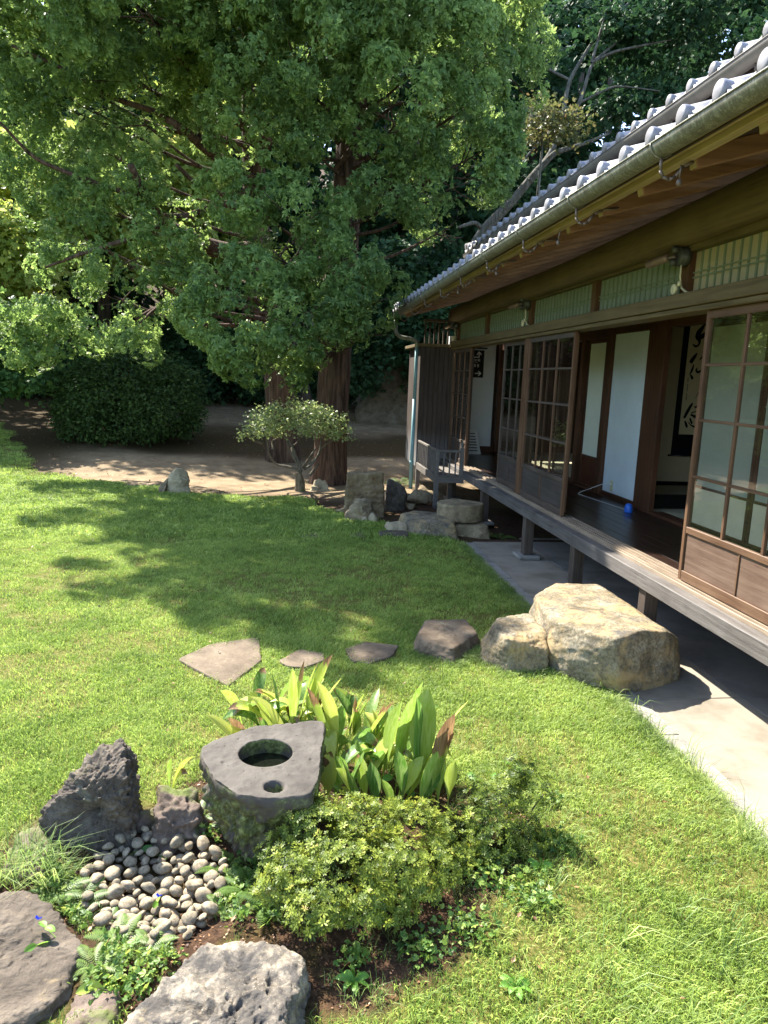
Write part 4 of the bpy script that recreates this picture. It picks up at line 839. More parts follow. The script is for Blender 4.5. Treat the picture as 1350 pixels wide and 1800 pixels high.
WHORL = kites((-150, -95, -40, 15, 75, 130), (.9, 1, .85, 1, .95, .8), .2, -.25)
LEAF = kites((0,), (1.0,), .28, .2)
LEAF3 = kites((-40, 0, 38), (.8, 1.0, .8), .24, .25)
def frames(o, droop=.15, spread=.35, upb=.6):
    n = len(o); f = nrm(o + spread * rng.normal(size=(n, 3)) - np.array([0, 0, droop])); nn = upb * UP + .5 * o + .5 * rng.normal(size=(n, 3))
    nn = nrm(nn - f * (nn * f).sum(1)[:, None]); return f, nn
def conifer(lobes, spacing=.26, fans=38, fsize=.135, seed=0, gap=-.42):
    Vs, Fs, Ts = [], [], []; off = 0
    for (c, rx, ry, rz) in lobes:
        c = np.array(c); R = np.array([rx, ry, rz]); n = int(4 * PI * ((rx * ry * rz) ** (2 / 3)) / spacing ** 2 * .9) + 3
        d = rdir(n); d = d[(d[:, 2] > -.75) & ((d[:, 1] < .35) | (rng.uniform(0, 1, n) < .4))]; n = len(d)
        q = c + d * R * (rng.uniform(.72, 1.08, size=(n, 1)) + .12 * fbm(d * 2.2 + c, 60, 2)[:, None]); ct = rng.uniform(-.12, .12, n)
        keep = vnoise(q * 1.7, 77) > gap; q, d, ct = q[keep], d[keep], ct[keep]; n = len(q)
        if n == 0: continue
        d2 = nrm(d / R * R.mean() + np.array([0, 0, .15])); sz = rng.uniform(.75, 1.3, n)
        o = np.repeat(d2, fans, 0); m = len(o); ds = nrm(o + .85 * rng.normal(size=(m, 3)))
        p = np.repeat(q, fans, 0) + ds * (.24 * np.repeat(sz, fans))[:, None] * rng.uniform(.55, 1.0, (m, 1)) ** .6; nn = nrm(ds + .35 * rng.normal(size=(m, 3))); g_ = -.35 * UP + .5 * o + .75 * rng.normal(size=(m, 3)); f = nrm(g_ - nn * (g_ * nn).sum(1)[:, None] + .45 * nn); nn = nrm(nn - f * (nn * f).sum(1)[:, None])
        v, fc, t = stamp(FAN[0], FAN[1], p, f, nn, fsize * rng.uniform(.75, 1.25, m), .42 + np.repeat(ct, fans) + rng.normal(0, .1, m), .28)
        Vs.append(v); Fs.append(fc + off); Ts.append(t); off += len(v)
    return np.concatenate(Vs), np.concatenate(Fs), np.concatenate(Ts)
def broad(lobes, dens=260, size=.16, shell=.55, tmpl=LEAF3, upb=.9, t0=.45, clump=9, csp=.16):
    Vs, Fs, Ts = [], [], []; off = 0
    for (c, rx, ry, rz) in lobes:
        c = np.array(c); R = np.array([rx, ry, rz]); A = 4 * PI * (rx * ry * rz) ** (2 / 3); n = int(A * dens / clump) + 2
        d = rdir(n); d = d[d[:, 2] > -.85]; n = len(d); q = c + d * R * (rng.uniform(shell, 1.05, (n, 1)) + .18 * fbm(d * 2 + c * .7, 61, 2)[:, None])
        keep = vnoise(q * 1.1, 78) > -.38; q, d = q[keep], d[keep]; n = len(q)
        if n == 0: continue
        ct = rng.normal(0, .12, n); o = np.repeat(d, clump, 0); m = len(o)
        p = np.repeat(q, clump, 0) + rng.normal(size=(m, 3)) * csp * np.array([1, 1, .6]); f, nn = frames(nrm(o + .5 * rng.normal(size=(m, 3))), .25, .6, upb)
        v, fc, t = stamp(tmpl[0], tmpl[1], p, f, nn, size * rng.uniform(.7, 1.3, m), t0 + np.repeat(ct, clump) + rng.normal(0, .1, m), .1)
        Vs.append(v); Fs.append(fc + off); Ts.append(t); off += len(v)
    return np.concatenate(Vs), np.concatenate(Fs), np.concatenate(Ts)
G = lambda *s: [(p, lin(*c)) for p, c in s]
L_hin = leafmat('cypress_leaf', G((0, (50, 74, 39)), (.35, (90, 117, 61)), (.6, (124, 150, 81)), (.85, (161, 181, 105)), (1, (190, 203, 129))), .5)
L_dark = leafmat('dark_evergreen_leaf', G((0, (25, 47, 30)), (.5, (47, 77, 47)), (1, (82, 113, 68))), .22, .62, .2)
L_lime = leafmat('yellow_green_leaf', G((0, (92, 116, 48)), (.5, (138, 156, 76)), (.8, (180, 184, 100)), (1, (186, 172, 96))), .5)
L_rust = leafmat('rusty_maple_leaf', G((0, (66, 80, 44)), (.5, (92, 96, 56)), (1, (120, 102, 64))), .35)
L_mid = leafmat('mid_green_leaf', G((0, (40, 70, 34)), (.5, (70, 104, 50)), (1, (112, 140, 70))), .3)
L_aza = leafmat('azalea_leaf', G((0, (48, 66, 28)), (.35, (84, 102, 40)), (.6, (124, 138, 54)), (.85, (156, 164, 70)), (1, (164, 148, 86))), .3, .5, .25)
L_bons = leafmat('glossy_small_leaf', G((0, (70, 92, 54)), (.5, (118, 138, 84)), (1, (176, 184, 128))), .35, .4, .5)
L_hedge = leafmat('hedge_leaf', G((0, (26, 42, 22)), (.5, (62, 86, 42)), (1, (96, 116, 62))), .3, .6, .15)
L_fern = leafmat('fern_leaf', G((0, (50, 78, 34)), (.5, (92, 120, 52)), (1, (142, 160, 88))), .35)
L_weed = leafmat('weed_leaf', G((0, (48, 80, 34)), (.5, (92, 124, 52)), (1, (150, 166, 80))), .35)
def barkmat(name, a, b, c, sc=1.0, moss=None):
    t = NT(name); v = t.co((9 * sc, 9 * sc, .7 * sc)); n = t.noise(v, 2.5, 8, .65, .3); n2 = t.noise(t.co((30, 30, 3)), 2, 5)
    col = t.ramp(n, [(.32, a), (.5, b), (.7, c)])
    if moss: col = t.mix(t.ramp(t.noise(t.co((2, 2, 2)), 2.5, 6, .65), [(.5, 0.0), (.62, .85)]), col, moss)
    return t.fin(col, .9, t.bump(n2, .4, .008, t.bump(n, .9, .03)), .15)
K_hin = barkmat('cypress_bark', lin(39, 30, 26), lin(82, 65, 55), lin(115, 95, 81)); K_dark = barkmat('dark_bark', lin(36, 32, 28), lin(64, 57, 49), lin(88, 79, 69))
K_lich = barkmat('lichen_bark', lin(59, 58, 54), lin(92, 91, 85), lin(119, 119, 112), 1.0, lin(70, 66, 58)); K_bons = barkmat('pale_bark', lin(65, 58, 47), lin(102, 95, 80), lin(121, 115, 102), 2)
K_mossy = barkmat('mossy_bark', lin(62, 54, 40), lin(110, 98, 78), lin(140, 128, 106), 1.5, lin(86, 92, 44))
def trunkmesh(m, pts, rad, n=12, rid=.06, seed=0, flare=0, steps=6):
    P = []; R = []
    for i in range(len(pts) - 1):
        for s in range(steps): t = s / steps; P.append(Vector(pts[i]).lerp(Vector(pts[i + 1]), t)); R.append(rad[i] * (1 - t) + rad[i + 1] * t)
    P.append(Vector(pts[-1])); R.append(rad[-1]); Q = P[:]
    for _ in range(2): Q = [Q[0]] + [(Q[i - 1] + Q[i] * 2 + Q[i + 1]) / 4 for i in range(1, len(Q) - 1)] + [Q[-1]]
    b = len(m.v); prev = None; z0 = Q[0].z
    for i, p in enumerate(Q):
        d = (Q[min(i + 1, len(Q) - 1)] - Q[max(i - 1, 0)]).normalized(); r = d.cross(Vector((.3, .9, .2))).normalized() if prev is None else (prev - d * prev.dot(d)).normalized(); prev = r; u = d.cross(r)
        a = np.arange(n) * 2 * PI / n; nz = fbm(np.stack([np.cos(a) * 2.4 + seed, np.sin(a) * 2.4, np.full(n, i * .12)], -1), 90 + seed, 3); fl = 1 + flare * math.exp(-(p.z - z0) * 3.2) * (1 + .0 * p.z)
        for k in range(n):
            rr = R[i] * (1 + rid * nz[k] * (1 + 1.6 * (fl - 1) / max(flare, 1e-6) if flare else 1)) * fl; m.v.append(tuple(p + (r * math.cos(a[k]) + u * math.sin(a[k])) * rr))
    for i in range(len(Q) - 1):
        for k in range(n): A = b + i * n + k; Bq = b + i * n + (k + 1) % n; m.f.append((A, Bq, Bq + n, A + n))
    e = b + (len(Q) - 1) * n; m.f.append(tuple(e + k for k in range(n))); return m
def foliage(name, arr, mat, parent, **kw):
    me = fmesh(name, arr[0], arr[1], arr[2]); me.materials.append(mat); return link(name, me, parent)
def lobe(px, py, y, rx, ry, depth=None):
    p = W(px, py, y); k = y / F * 1.03; return ((p.x, y, p.z), rx * k, depth or (rx + ry) * k * .5, ry * k)

# ---- the two great cypresses
A = thing('cypress_tree', 'tall cypress with the thickest straight reddish trunk and dense hanging green sprays', 'tree', (.63, 12.35, -.05))
m = MB(); trunkmesh(m, [(.63, 12.35, -.25), (.64, 12.35, .6), (.70, 12.36, 2.0), (.80, 12.4, 4.2), (.95, 12.4, 7.5), (1.0, 12.4, 12.5)], [.275, .27, .255, .23, .17, .05], 40, .10, 1, .32, 10); m.build('trunk', K_hin, A, True)
m = MB()
for (px, py, y), (qx, qy, y2), r in (((590,300,12.3),(700,180,11.4),.05), ((590,350,12.3),(740,330,11.4),.05), ((585,420,12.2),(500,470,11.2),.05), ((590,500,12.2),(640,550,11.3),.035), ((595,250,12.3),(520,210,11.4),.05), ((585,460,12.2),(430,520,11.2),.04)):
    a, b = W(px, py, y), W(qx, qy, y2); trunkmesh(m, [a, a.lerp(b, .5) + Vector((0, 0, .15)), b], [r, r * .75, r * .3], 8, .05, 2)
m.build('limb', K_hin, A, True)
lobesA = [lobe(*a) for a in ((640,70,11.4,150,110), (520,110,11.2,110,110), (460,40,11.4,100,90), (740,110,11.3,110,110), (810,30,11.8,110,90), (820,190,11.2,70,90), (850,265,11.2,42,45), (800,290,11.2,75,75), (700,210,11.0,100,80), (600,180,11.4,80,50),
          (450,200,11.6,65,65), (530,240,11.4,60,50), (760,350,11.3,65,50), (690,330,11.2,60,45), (790,400,11.4,30,35), (650,290,11.3,35,35), (900,120,12.2,55,80), (915,210,12.2,35,40), (710,40,11.2,100,80), (560,20,11.2,110,70),
          (430,345,11.0,50,35), (510,380,10.9,85,40), (590,425,11.1,50,28), (480,440,10.8,80,45), (570,465,10.8,80,50), (440,520,10.8,80,50), (530,550,10.6,85,50), (630,530,10.7,55,55), (470,610,10.5,75,45), (600,600,10.8,50,25), (640,575,10.8,42,25), (490,655,10.6,35,18), (395,560,10.8,55,40), (655,500,10.9,28,40))]
lobesA += [((1.0, 12.4, 8.2), 2.6, 2.2, 1.6), ((.4, 12.2, 10.0), 2.0, 1.9, 1.5), ((1.5, 12.8, 6.6), 1.8, 1.6, 1.1), ((1.0, 12.4, 12), 1.2, 1.2, 1.4)]
foliage('crown', conifer(lobesA, .41, 96, .082, gap=-.22), L_hin, A)
Bt = thing('cypress_tree', 'second cypress, trunk leaning left behind the bonsai, long dark limbs reaching out left', 'tree', (-.25, 14.3, .05))
m = MB(); bp = [W(498, 815, 14.3), W(492, 660, 14.2), W(472, 545, 14.0), W(452, 430, 13.9), W(446, 290, 13.8), W(440, 120, 13.7), W(430, -150, 13.6)]; bp[0].z -= .25
trunkmesh(m, bp, [.30, .27, .25, .23, .19, .14, .07], 32, .10, 4, .3, 8); m.build('trunk', K_hin, Bt, True)
m = MB()
def limb(m, pp, r0, r1, seed=0):
    q = [W(*p) for p in pp]; k = len(q); trunkmesh(m, q, [r0 + (r1 - r0) * i / (k - 1) for i in range(k)], 10, .10, seed, 0, 5)
for i, (pp, r0, r1) in enumerate((([(452, 440, 13.7), (400, 442, 13.72), (345, 425, 13.12), (290, 392, 13.24), (255, 350, 12.64), (230, 290, 12.24)], 0.16, 0.05), ([(450, 320, 13.7), (415, 300, 13.72), (365, 265, 13.12), (320, 225, 12.52), (270, 195, 12.64)], 0.13, 0.04), ([(365, 265, 13.12), (345, 235, 12.92), (352, 195, 12.82), (365, 150, 12.72)], 0.06, 0.03), ([(450, 335, 13.5), (400, 345, 13.52), (345, 325, 12.92), (310, 290, 12.52)], 0.06, 0.03), ([(440, 370, 13.5), (390, 355, 13.52), (330, 380, 12.72), (290, 378, 12.94)], 0.07, 0.03), ([(390, 572, 13.8), (330, 562, 13.22), (285, 535, 13.24), (240, 560, 12.64)], 0.06, 0.025), ([(285, 535, 13.24), (262, 552, 12.84), (245, 568, 12.44)], 0.04, 0.015), ([(255, 350, 12.64), (160, 320, 12.76), (60, 280, 12.92), (0, 215, 12.72)], 0.05, 0.02), ([(290, 392, 13.24), (230, 420, 12.44), (160, 440, 12.56), (80, 470, 12.72)], 0.05, 0.02), ([(270, 195, 12.64), (190, 170, 12.76), (110, 120, 12.92), (20, 80, 12.72)], 0.045, 0.02))):
    limb(m, pp, r0, r1, i)
m.build('limb', K_hin, Bt, True)
lobesB = [lobe(*a) for a in ((60, 50, 13.4, 85, 60), (180, 40, 13.1, 80, 60), (290, 50, 12.6, 75, 60), (385, 50, 12.3, 60, 60), (110, 130, 13.6, 80, 45), (230, 130, 12.4, 70, 45), (330, 120, 12.3, 50, 40), (20, 150, 13.4, 50, 50), (165, 195, 13.1, 60, 35), (250, 215, 12.6, 45, 30), (380, 170, 12.7, 45, 40), (390, 240, 13.1, 35, 30), (70, 230, 13.4, 60, 32), (40, 310, 13.4, 40, 30), (110, 270, 13.6, 45, 28), (190, 270, 13.3, 40, 28), (100, 345, 13.6, 50, 32), (180, 360, 13.1, 60, 38), (250, 330, 12.8, 35, 30), (240, 400, 12.6, 45, 30), (150, 420, 12.9, 55, 32), (220, 460, 12.2, 55, 32), (300, 450, 11.9, 40, 30), (120, 480, 13.4, 50, 30), (290, 500, 12.6, 55, 30), (200, 520, 13.1, 55, 30), (40, 545, 13.2, 60, 38), (120, 560, 13.4, 60, 36), (200, 585, 12.9, 50, 28), (30, 615, 13.2, 40, 28), (230, 612, 12.0, 35, 18), (330, 560, 12.1, 35, 22), (90, 605, 13.4, 45, 25), (345, 480, 12.3, 40, 30), (340, 400, 12.9, 25, 18))]
lobesB = [((W(0, 0, 1).x * 0 + c[0], c[1], c[2]), rx, ry, rz) for (c, rx, ry, rz) in lobesB]
lobesB += [((-3.2, 11.4, 7.4), 1.3, 1.2, .7), ((-1.4, 13.0, 8.4), 1.5, 1.3, .8), ((-4.3, 12.7, 7.6), 1.1, 1.0, .6), ((-2.2, 11.0, 6.5), .9, .9, .5), ((-3.4, 10.9, 6.1), .9, .9, .5), ((-.9, 11.4, 7.1), 1.0, .9, .5), ((-5.4, 14.6, 7.2), 1.3, 1.2, .7), ((-1, 13.5, 10.5), 1.5, 1.5, 1.2), ((-3.3, 13.0, 8.6), 1.1, 1.0, .5), ((-2.4, 13.4, 8.8), 1.1, 1.0, .5)]  # high lobes, most of them added above the view to shade the lawn
lobesB += [((-3.0, 12.2, 7.8), 1.1, 1.0, .5), ((-4.8, 12.3, 7.2), 1.0, .9, .5), ((-1.9, 12.4, 7.6), 1.0, 1.0, .5), ((-4.0, 13.4, 7.8), 1.1, 1.0, .5), ((-2.6, 13.2, 7.4), 1.0, 1.0, .5)]  # further unseen lobes added to thicken the lawn shade
c1 = conifer([l for l in lobesB if l[0][2] < 5.9], .36, 66, .078, gap=-.3); c2 = conifer([l for l in lobesB if l[0][2] >= 5.9], .36, 72, .085, gap=-.75)  # high lobes kept almost without gaps to deepen their shade
foliage('crown', (np.concatenate([c1[0], c2[0]]), np.concatenate([c1[1], c2[1] + len(c1[0])]), np.concatenate([c1[2], c2[2]])), L_hin, Bt)

def boughs(parent, axis, lobes, seed, zmin):
    rr = random.Random(seed)
    for (c, rx, ry, rz) in lobes:
        c = Vector(c); z0 = max(zmin, c.z - .25 * (c - Vector((axis[0], axis[1], c.z))).length); a = Vector((axis[0] + .02 * z0, axis[1], z0)); d = c - a
        if d.length < .5 or d.length > (5.5 if c.z > 6.2 else 3.2): continue
        m = MB(); mid = a.lerp(c, .5) + Vector((rr.uniform(-.15, .15), rr.uniform(-.1, .1), -.10 * d.length)); tr = [(a, mid, c)]
        trunkmesh(m, [a, mid, c], [.012 + .012 * d.length, .012 + .006 * d.length, .010], 6, .05, 3, 0, 4)
        for _ in range(5):
            e = c + Vector((rr.uniform(-1, 1) * rx, rr.uniform(-1, .4) * ry, rr.uniform(-.8, .8) * rz)); s0 = mid.lerp(c, rr.uniform(.6, 1)); trunkmesh(m, [s0, s0.lerp(e, .5) + Vector((0, 0, rr.uniform(-.06, .06))), e], [.012, .008, .004], 4, 0, 3, 0, 2)
        m.build('branch', K_hin, parent, True)
boughs(A, (.72, 12.35), lobesA, 1, 2.2); boughs(Bt, (-.55, 13.8), [l for l in lobesB if l[0][0] > -4.5 and l[0][2] > 2.6], 2, 2.6)
# ---- other trees that can be told apart
def tree(name, label, base, tr, lobes, mat, bark, dens=240, size=.16, branches=(), **k):
    t = thing(name, label, 'tree', base, k.pop('group', None)); m = MB(); trunkmesh(m, tr[0], tr[1], 14, .06, 7, .2)
    m.build('trunk', bark, t, True)
    if branches:
        m = MB()
        for pp, rr in branches: trunkmesh(m, pp, rr, 8, .05, 9)
        m.build('branch', bark, t, True)
    if lobes: foliage('crown', broad(lobes, dens, size, **k), mat, t)
    return t
def gv(x, y, dz=0): return Vector((x, y, hz(x, y) + dz))
# sunlit yellow-green maple at the left, behind the cypress limbs
tree('maple_tree', 'yellow-green sunlit tree glowing behind the left cypress limbs', gv(-8.5, 19.5), ([gv(-8.5, 19.5, -.2), gv(-8.4, 19.4, 2.2), gv(-8.0, 19.2, 4.5)], [.16, .13, .08]),
     [lobe(*a) for a in ((60,350,19,110,70), (150,300,19.5,110,80), (40,430,18.5,90,60), (260,300,20,90,80), (330,330,20.5,80,70), (300,440,20,90,50), (390,420,20.5,60,50), (20,500,18.5,70,50), (330,180,20.5,90,70), (-60,380,19,90,80))], L_lime, K_dark, 110, .17, t0=.5,
     branches=[([gv(-8.2, 19.3, 3), gv(-6.6, 19.6, 5), gv(-5.2, 20, 6.4)], [.07, .05, .02]), ([gv(-8.3, 19.3, 2.4), gv(-9.4, 19, 4.6), gv(-10.2, 19, 6)], [.07, .05, .02])])
# pale lichen-covered tree leaning out behind the roof
def wl_(*pp): return [W(*p) for p in pp]
tree('leaning_tree', 'pale lichen-covered tree leaning right behind the tiled roof with bare twisting branches', gv(2.6, 17.5), ([gv(4.5, 17.6, -.2), Vector((4.3, 17.5, 3.6))] + wl_((822,455,17.5),(850,405,17.3),(900,355,17.1),(945,300,17)), [.2, .18, .15, .125, .10, .08]),
     [lobe(*a) for a in ((1180,60,18,140,50), (1010,60,18.5,110,40), (1130,180,18,80,35), (900,330,18,70,40), (1280,20,17,110,40))], L_dark, K_lich, 120, .15,
     branches=[(wl_((945,300,17),(975,268,17),(1020,255,17),(1070,235,17)), [.08, .06, .045, .02]), (wl_((930,320,17),(965,275,17.2),(985,235,17.4),(1020,180,17.5),(1040,110,17.6),(1090,70,17.8)), [.08, .065, .055, .045, .035, .02]), (wl_((1040,110,17.6),(1080,90,17.5),(1180,70,17.2)), [.04, .03, .015]), (wl_((985,235,17.4),(1000,140,17.8),(1050,60,18),(1110,0,18.2)), [.05, .045, .035, .02]),
               (wl_((1000,140,17.8),(960,120,18),(940,60,18.2),(930,0,18.3)), [.035, .03, .025, .015]), (wl_((850,405,17.3),(835,390,17.2),(805,400,17)), [.06, .045, .03]), (wl_((880,378,17.2),(905,300,17.6),(940,180,18)), [.05, .04, .02]), (wl_((1020,180,17.5),(1080,150,17.3),(1160,160,17)), [.03, .022, .012]), (wl_((905,300,17.6),(960,235,17.8),(1040,200,18)), [.03, .02, .01]), (wl_((1040,110,17.6),(1060,40,17.8),(1080,-20,18)), [.035, .025, .015])])
tree('maple_tree', 'small rusty olive maple spray between the cypress and tiled roof', gv(5.2, 16.2), ([gv(5.2, 16.2, -.2), gv(5.1, 16.2, 3.0), W(955, 235, 16.2)], [.08, .06, .02]), [lobe(*a) for a in ((950,205,16.2,60,10), (925,180,16.4,55,9), (985,238,16.0,42,8), (905,222,16.4,50,9), (970,225,16.6,50,8), (915,250,16.3,40,7), (890,195,16.5,40,8), (1000,215,16.1,30,7))], L_rust, K_lich, 300, .085, t0=.42)
tree('slim_tree', 'slim grey trunk standing in the dark wood right of the cypress', gv(1.5, 20), (wl_((745,700,20),(745,560,20),(742,430,20),(735,300,20),(740,150,20)), [.11, .10, .09, .08, .06]), [lobe(*a) for a in ((735,560,19.2,50,60), (750,640,19.4,45,60), (760,520,19.5,70,50), (700,470,19.8,60,50), (800,480,19.5,60,40), (780,600,19,70,40), (690,560,20,50,50))], L_dark, K_dark, 150, .15)
tree('leaning_tree', 'thin dark trunk slanting left between the two big cypress trunks', gv(-.4, 19), (wl_((540,715,19),(533,660,19),(520,610,19),(505,560,19)), [.12, .11, .1, .08]), [lobe(510,520,19,60,40)], L_dark, K_dark, 150, .15)
for i, (x, y, h, r, lb) in enumerate(((-5.2, 21.5, 9.5, 2.3, 'tall dark evergreen behind the gap left of the second cypress'), (-11.5, 22, 9, 2.6, 'tall dark evergreen at the far left edge of the lawn'), (-2.0, 23.5, 10.5, 2.4, 'tall dark evergreen straight behind the second cypress'), (2.8, 22.5, 10, 2.4, 'tall dark evergreen right of the thickest cypress trunk'), (-8.2, 25, 10, 2.6, 'dark evergreen farther back behind the yellow-green tree'), (6.5, 21.5, 9.5, 2.4, 'dark evergreen rising behind the middle of the roof'), (10.5, 22, 9, 2.5, 'dark evergreen rising behind the near end of the roof'))):
    b = gv(x, y); lo = [((x + random.uniform(-1.2, 1.2), y + random.uniform(-1, 1), b.z + h * q), r * random.uniform(.6, .85), r * .7, r * .45) for q in (.5, .6, .7, .8, .9)] + [((x, y, b.z + h), r * .6, r * .6, r * .5)]
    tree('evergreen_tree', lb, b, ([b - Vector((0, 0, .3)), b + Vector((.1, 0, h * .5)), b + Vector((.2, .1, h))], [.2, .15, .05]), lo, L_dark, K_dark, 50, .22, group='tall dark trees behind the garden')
# clipped shrubs
sh = thing('clipped_shrub', 'big dark rounded shrub left of the cypress trunks on the mossy ground', 'shrub', gv(-3.3, 16.4))
shl = [lobe(*a) for a in ((225,690,16.2,95,68), (160,705,16,55,60), (290,705,16,58,58), (225,730,15.6,100,48), (140,735,15.8,38,42), (310,735,15.8,38,40), (228,650,16.4,60,40))]
foliage('crown', broad(shl, 620, .075, .8, LEAF, .5, .4, 6, .08), L_hedge, sh); m = MB()
for k in range(7): a = k * .9; trunkmesh(m, [gv(-3.3 + .25 * math.cos(a), 16.3 + .2 * math.sin(a), -.1), gv(-3.3 + .5 * math.cos(a), 16.3 + .4 * math.sin(a), .8)], [.04, .025], 6)
m.build('stem', K_dark, sh, True)
s2 = thing('evergreen_shrub', 'drooping light green bush at the left edge of the photo below the branches', 'shrub', gv(-8.2, 16.8)); foliage('crown', broad([lobe(*a) for a in ((10,600,15.5,55,55), (30,650,15.5,38,42), (-40,640,15.5,60,60), (70,640,16.5,30,30))], 330, .11, .6), L_mid, s2)
m = MB(); trunkmesh(m, [gv(-8.2, 16.8, -.1), gv(-8.1, 16.6, 1.6)], [.07, .04], 8); m.build('stem', K_dark, s2, True)
for i, (px, py, y, rx, ry, lb) in enumerate(((690,630,20,70,75,'dark glossy bush at the corner of the house beside the pipe'), (650,640,22,60,70,'dark bush in deep shade right of the thickest trunk'), (400,640,22.5,80,70,'dark glossy bush behind the mossy ground left of the trunks'), (540,640,23,40,60,'dark bush between the two cypress trunks'), (80,650,23,90,50,'dark bush along the far left end of the lawn'), (320,620,23,70,70,'dark bush just behind the big rounded shrub'), (470,660,23,50,50,'dark low bush right behind the leaning cypress'))):
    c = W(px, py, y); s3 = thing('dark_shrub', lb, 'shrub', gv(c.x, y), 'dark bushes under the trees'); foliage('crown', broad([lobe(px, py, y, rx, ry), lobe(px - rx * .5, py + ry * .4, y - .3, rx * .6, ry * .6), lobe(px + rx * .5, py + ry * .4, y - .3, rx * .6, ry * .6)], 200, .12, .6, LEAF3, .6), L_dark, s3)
    m = MB(); trunkmesh(m, [gv(c.x, y, -.1), gv(c.x + .1, y, .9)], [.05, .03], 6); m.build('stem', K_dark, s3, True)
# the far wood: one mass closing the view on the slope and round the left of the garden
wlob = []
for k in range(64):
    x = -26 + 52 * ((k * .618) % 1) ; y = 26.5 + 3.5 * (k % 4) + random.uniform(-1, 1); z = hz(x, y) + (1.2, 3.6, 5.5, 8.5)[(k // 2) % 4] + random.uniform(-.8, .8); wlob.append(((x, y, z), 3.0, 2.2, 2.3))
for k in range(16): y = -6 + 2.0 * k; wlob.append(((-21 - random.uniform(0, 3), y, hz(-21, y) + (1.5, 4.2, 2.6)[k % 3]), 2.4, 2.2, 2.2))
for k in range(34): x = -6 + 34 * ((k * .618) % 1); wlob.append(((x, 31 + 2.5 * (k % 3), hz(x, 31) + 9.5 + 2.7 * (k % 4)), 3.4, 2.4, 2.4))
for k in range(8): wlob.append(((11 + random.uniform(0, 8), 19 + k * 1.2, 3.5 + (k % 3) * 2.6), 2.6, 2, 2))
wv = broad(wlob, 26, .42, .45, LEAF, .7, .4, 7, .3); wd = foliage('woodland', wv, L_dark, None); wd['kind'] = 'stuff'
m = MB()
for k in range(26): x = -22 + 44 * ((k * .618) % 1); y = 25.5 + random.uniform(0, 6); trunkmesh(m, [gv(x, y, -.3), gv(x + .2, y, 4), gv(x + random.uniform(-.6, .6), y, 11)], [.2, .16, .08], 8, .05, k, 0, 3)
tw = m.build('woodland_trunks', K_dark, None, True); tw['kind'] = 'stuff'
# pale earth bank by the corner of the house, and the outbuilding wall seen between the trunks
eb, c = rockmesh('earth_bank', lv((1.6,19.6,.3),(3.6,19.0,.3),(3.8,21.5,.3),(1.8,22,.3),(2.0,20.2,2.3),(3.6,19.8,2.8),(3.6,21.2,3.0),(2.2,21.5,2.4),(1.7,19.9,1.2)), rockmat('pale_earth', lin(78, 70, 57), lin(107, 98, 81), lin(123, 115, 98), .2, bump=.8), amp=.12, freq=1.6, n=5, seed=99, ridge=.1); eb = link('bank', eb, None, c); eb['kind'] = 'structure'
ob = thing('outbuilding', 'pale grey outbuilding wall glimpsed between the cypress trunks', 'building', gv(-.2, 27)); a, b = W(500, 575, 27), W(575, 611, 27)
B(a.x, b.x, 27, 29, b.z, a.z + .8).build('wall', flat('grey_wall', lin(150, 152, 156), .9), ob); B(a.x - .3, b.x + .3, 26.8, 29.2, a.z + .8, a.z + 1.0).build('roof', M['fascia_dark'], ob); B(a.x + .2, b.x - .2, 27.1, 28.9, 0, b.z).build('lower_wall', M['fascia_dark'], ob)

print('tris', sum(len(o.data.loops) - 2 * len(o.data.polygons) for o in scene.objects if o.type == 'MESH'))
# ---- bonsai-like clipped azalea by the trunks
bo = thing('clipped_azalea', 'mushroom-shaped clipped bush with bare twisting pale stems before the cypress trunks', 'shrub', gv(.13, 11.45))
m = MB(); trunkmesh(m, [gv(.14, 11.45, -.1), gv(.12, 11.45, .12), gv(.10, 11.45, .28)], [.085, .07, .05], 12, .12, 3, .3); m.build('trunk', K_mossy, bo, True)
m = MB()
for i, pp in enumerate((((530,830),(508,820),(485,818),(473,800),(470,775),(462,758)), ((530,828),(518,808),(508,790),(503,770)), ((528,825),(515,800),(512,785),(522,780),(528,765),(538,755)), ((535,825),(548,812),(560,800),(568,785),(578,778),(590,772)), ((532,822),(542,808),(548,798),(555,790)), ((540,822),(550,815),(562,795),(565,770)), ((480,790),(478,775),(490,770)), ((462,780),(440,772),(432,762)), ((528,820),(510,775),(495,765),(480,762)), ((545,835),(555,822),(560,815)))):
    P = [W(px, py, 11.45 + .12 * math.sin(i * 2.1 + k)) for k, (px, py) in enumerate(pp)]; trunkmesh(m, P, [.022 * (1 - .6 * k / len(P)) for k in range(len(P))], 7, .08, i, 0, 4)
m.build('branch', K_bons, bo, True)
foliage('crown', broad([lobe(*a) for a in ((520,738,11.4,70,30), (465,752,11.4,38,20), (575,750,11.4,40,24), (520,722,11.5,50,18), (552,735,11.3,45,20), (490,738,11.2,50,20), (600,765,11.4,18,12), (440,760,11.4,20,10))], 640, .036, .6, LEAF3, .8, .5, 7, .05), L_bons, bo)

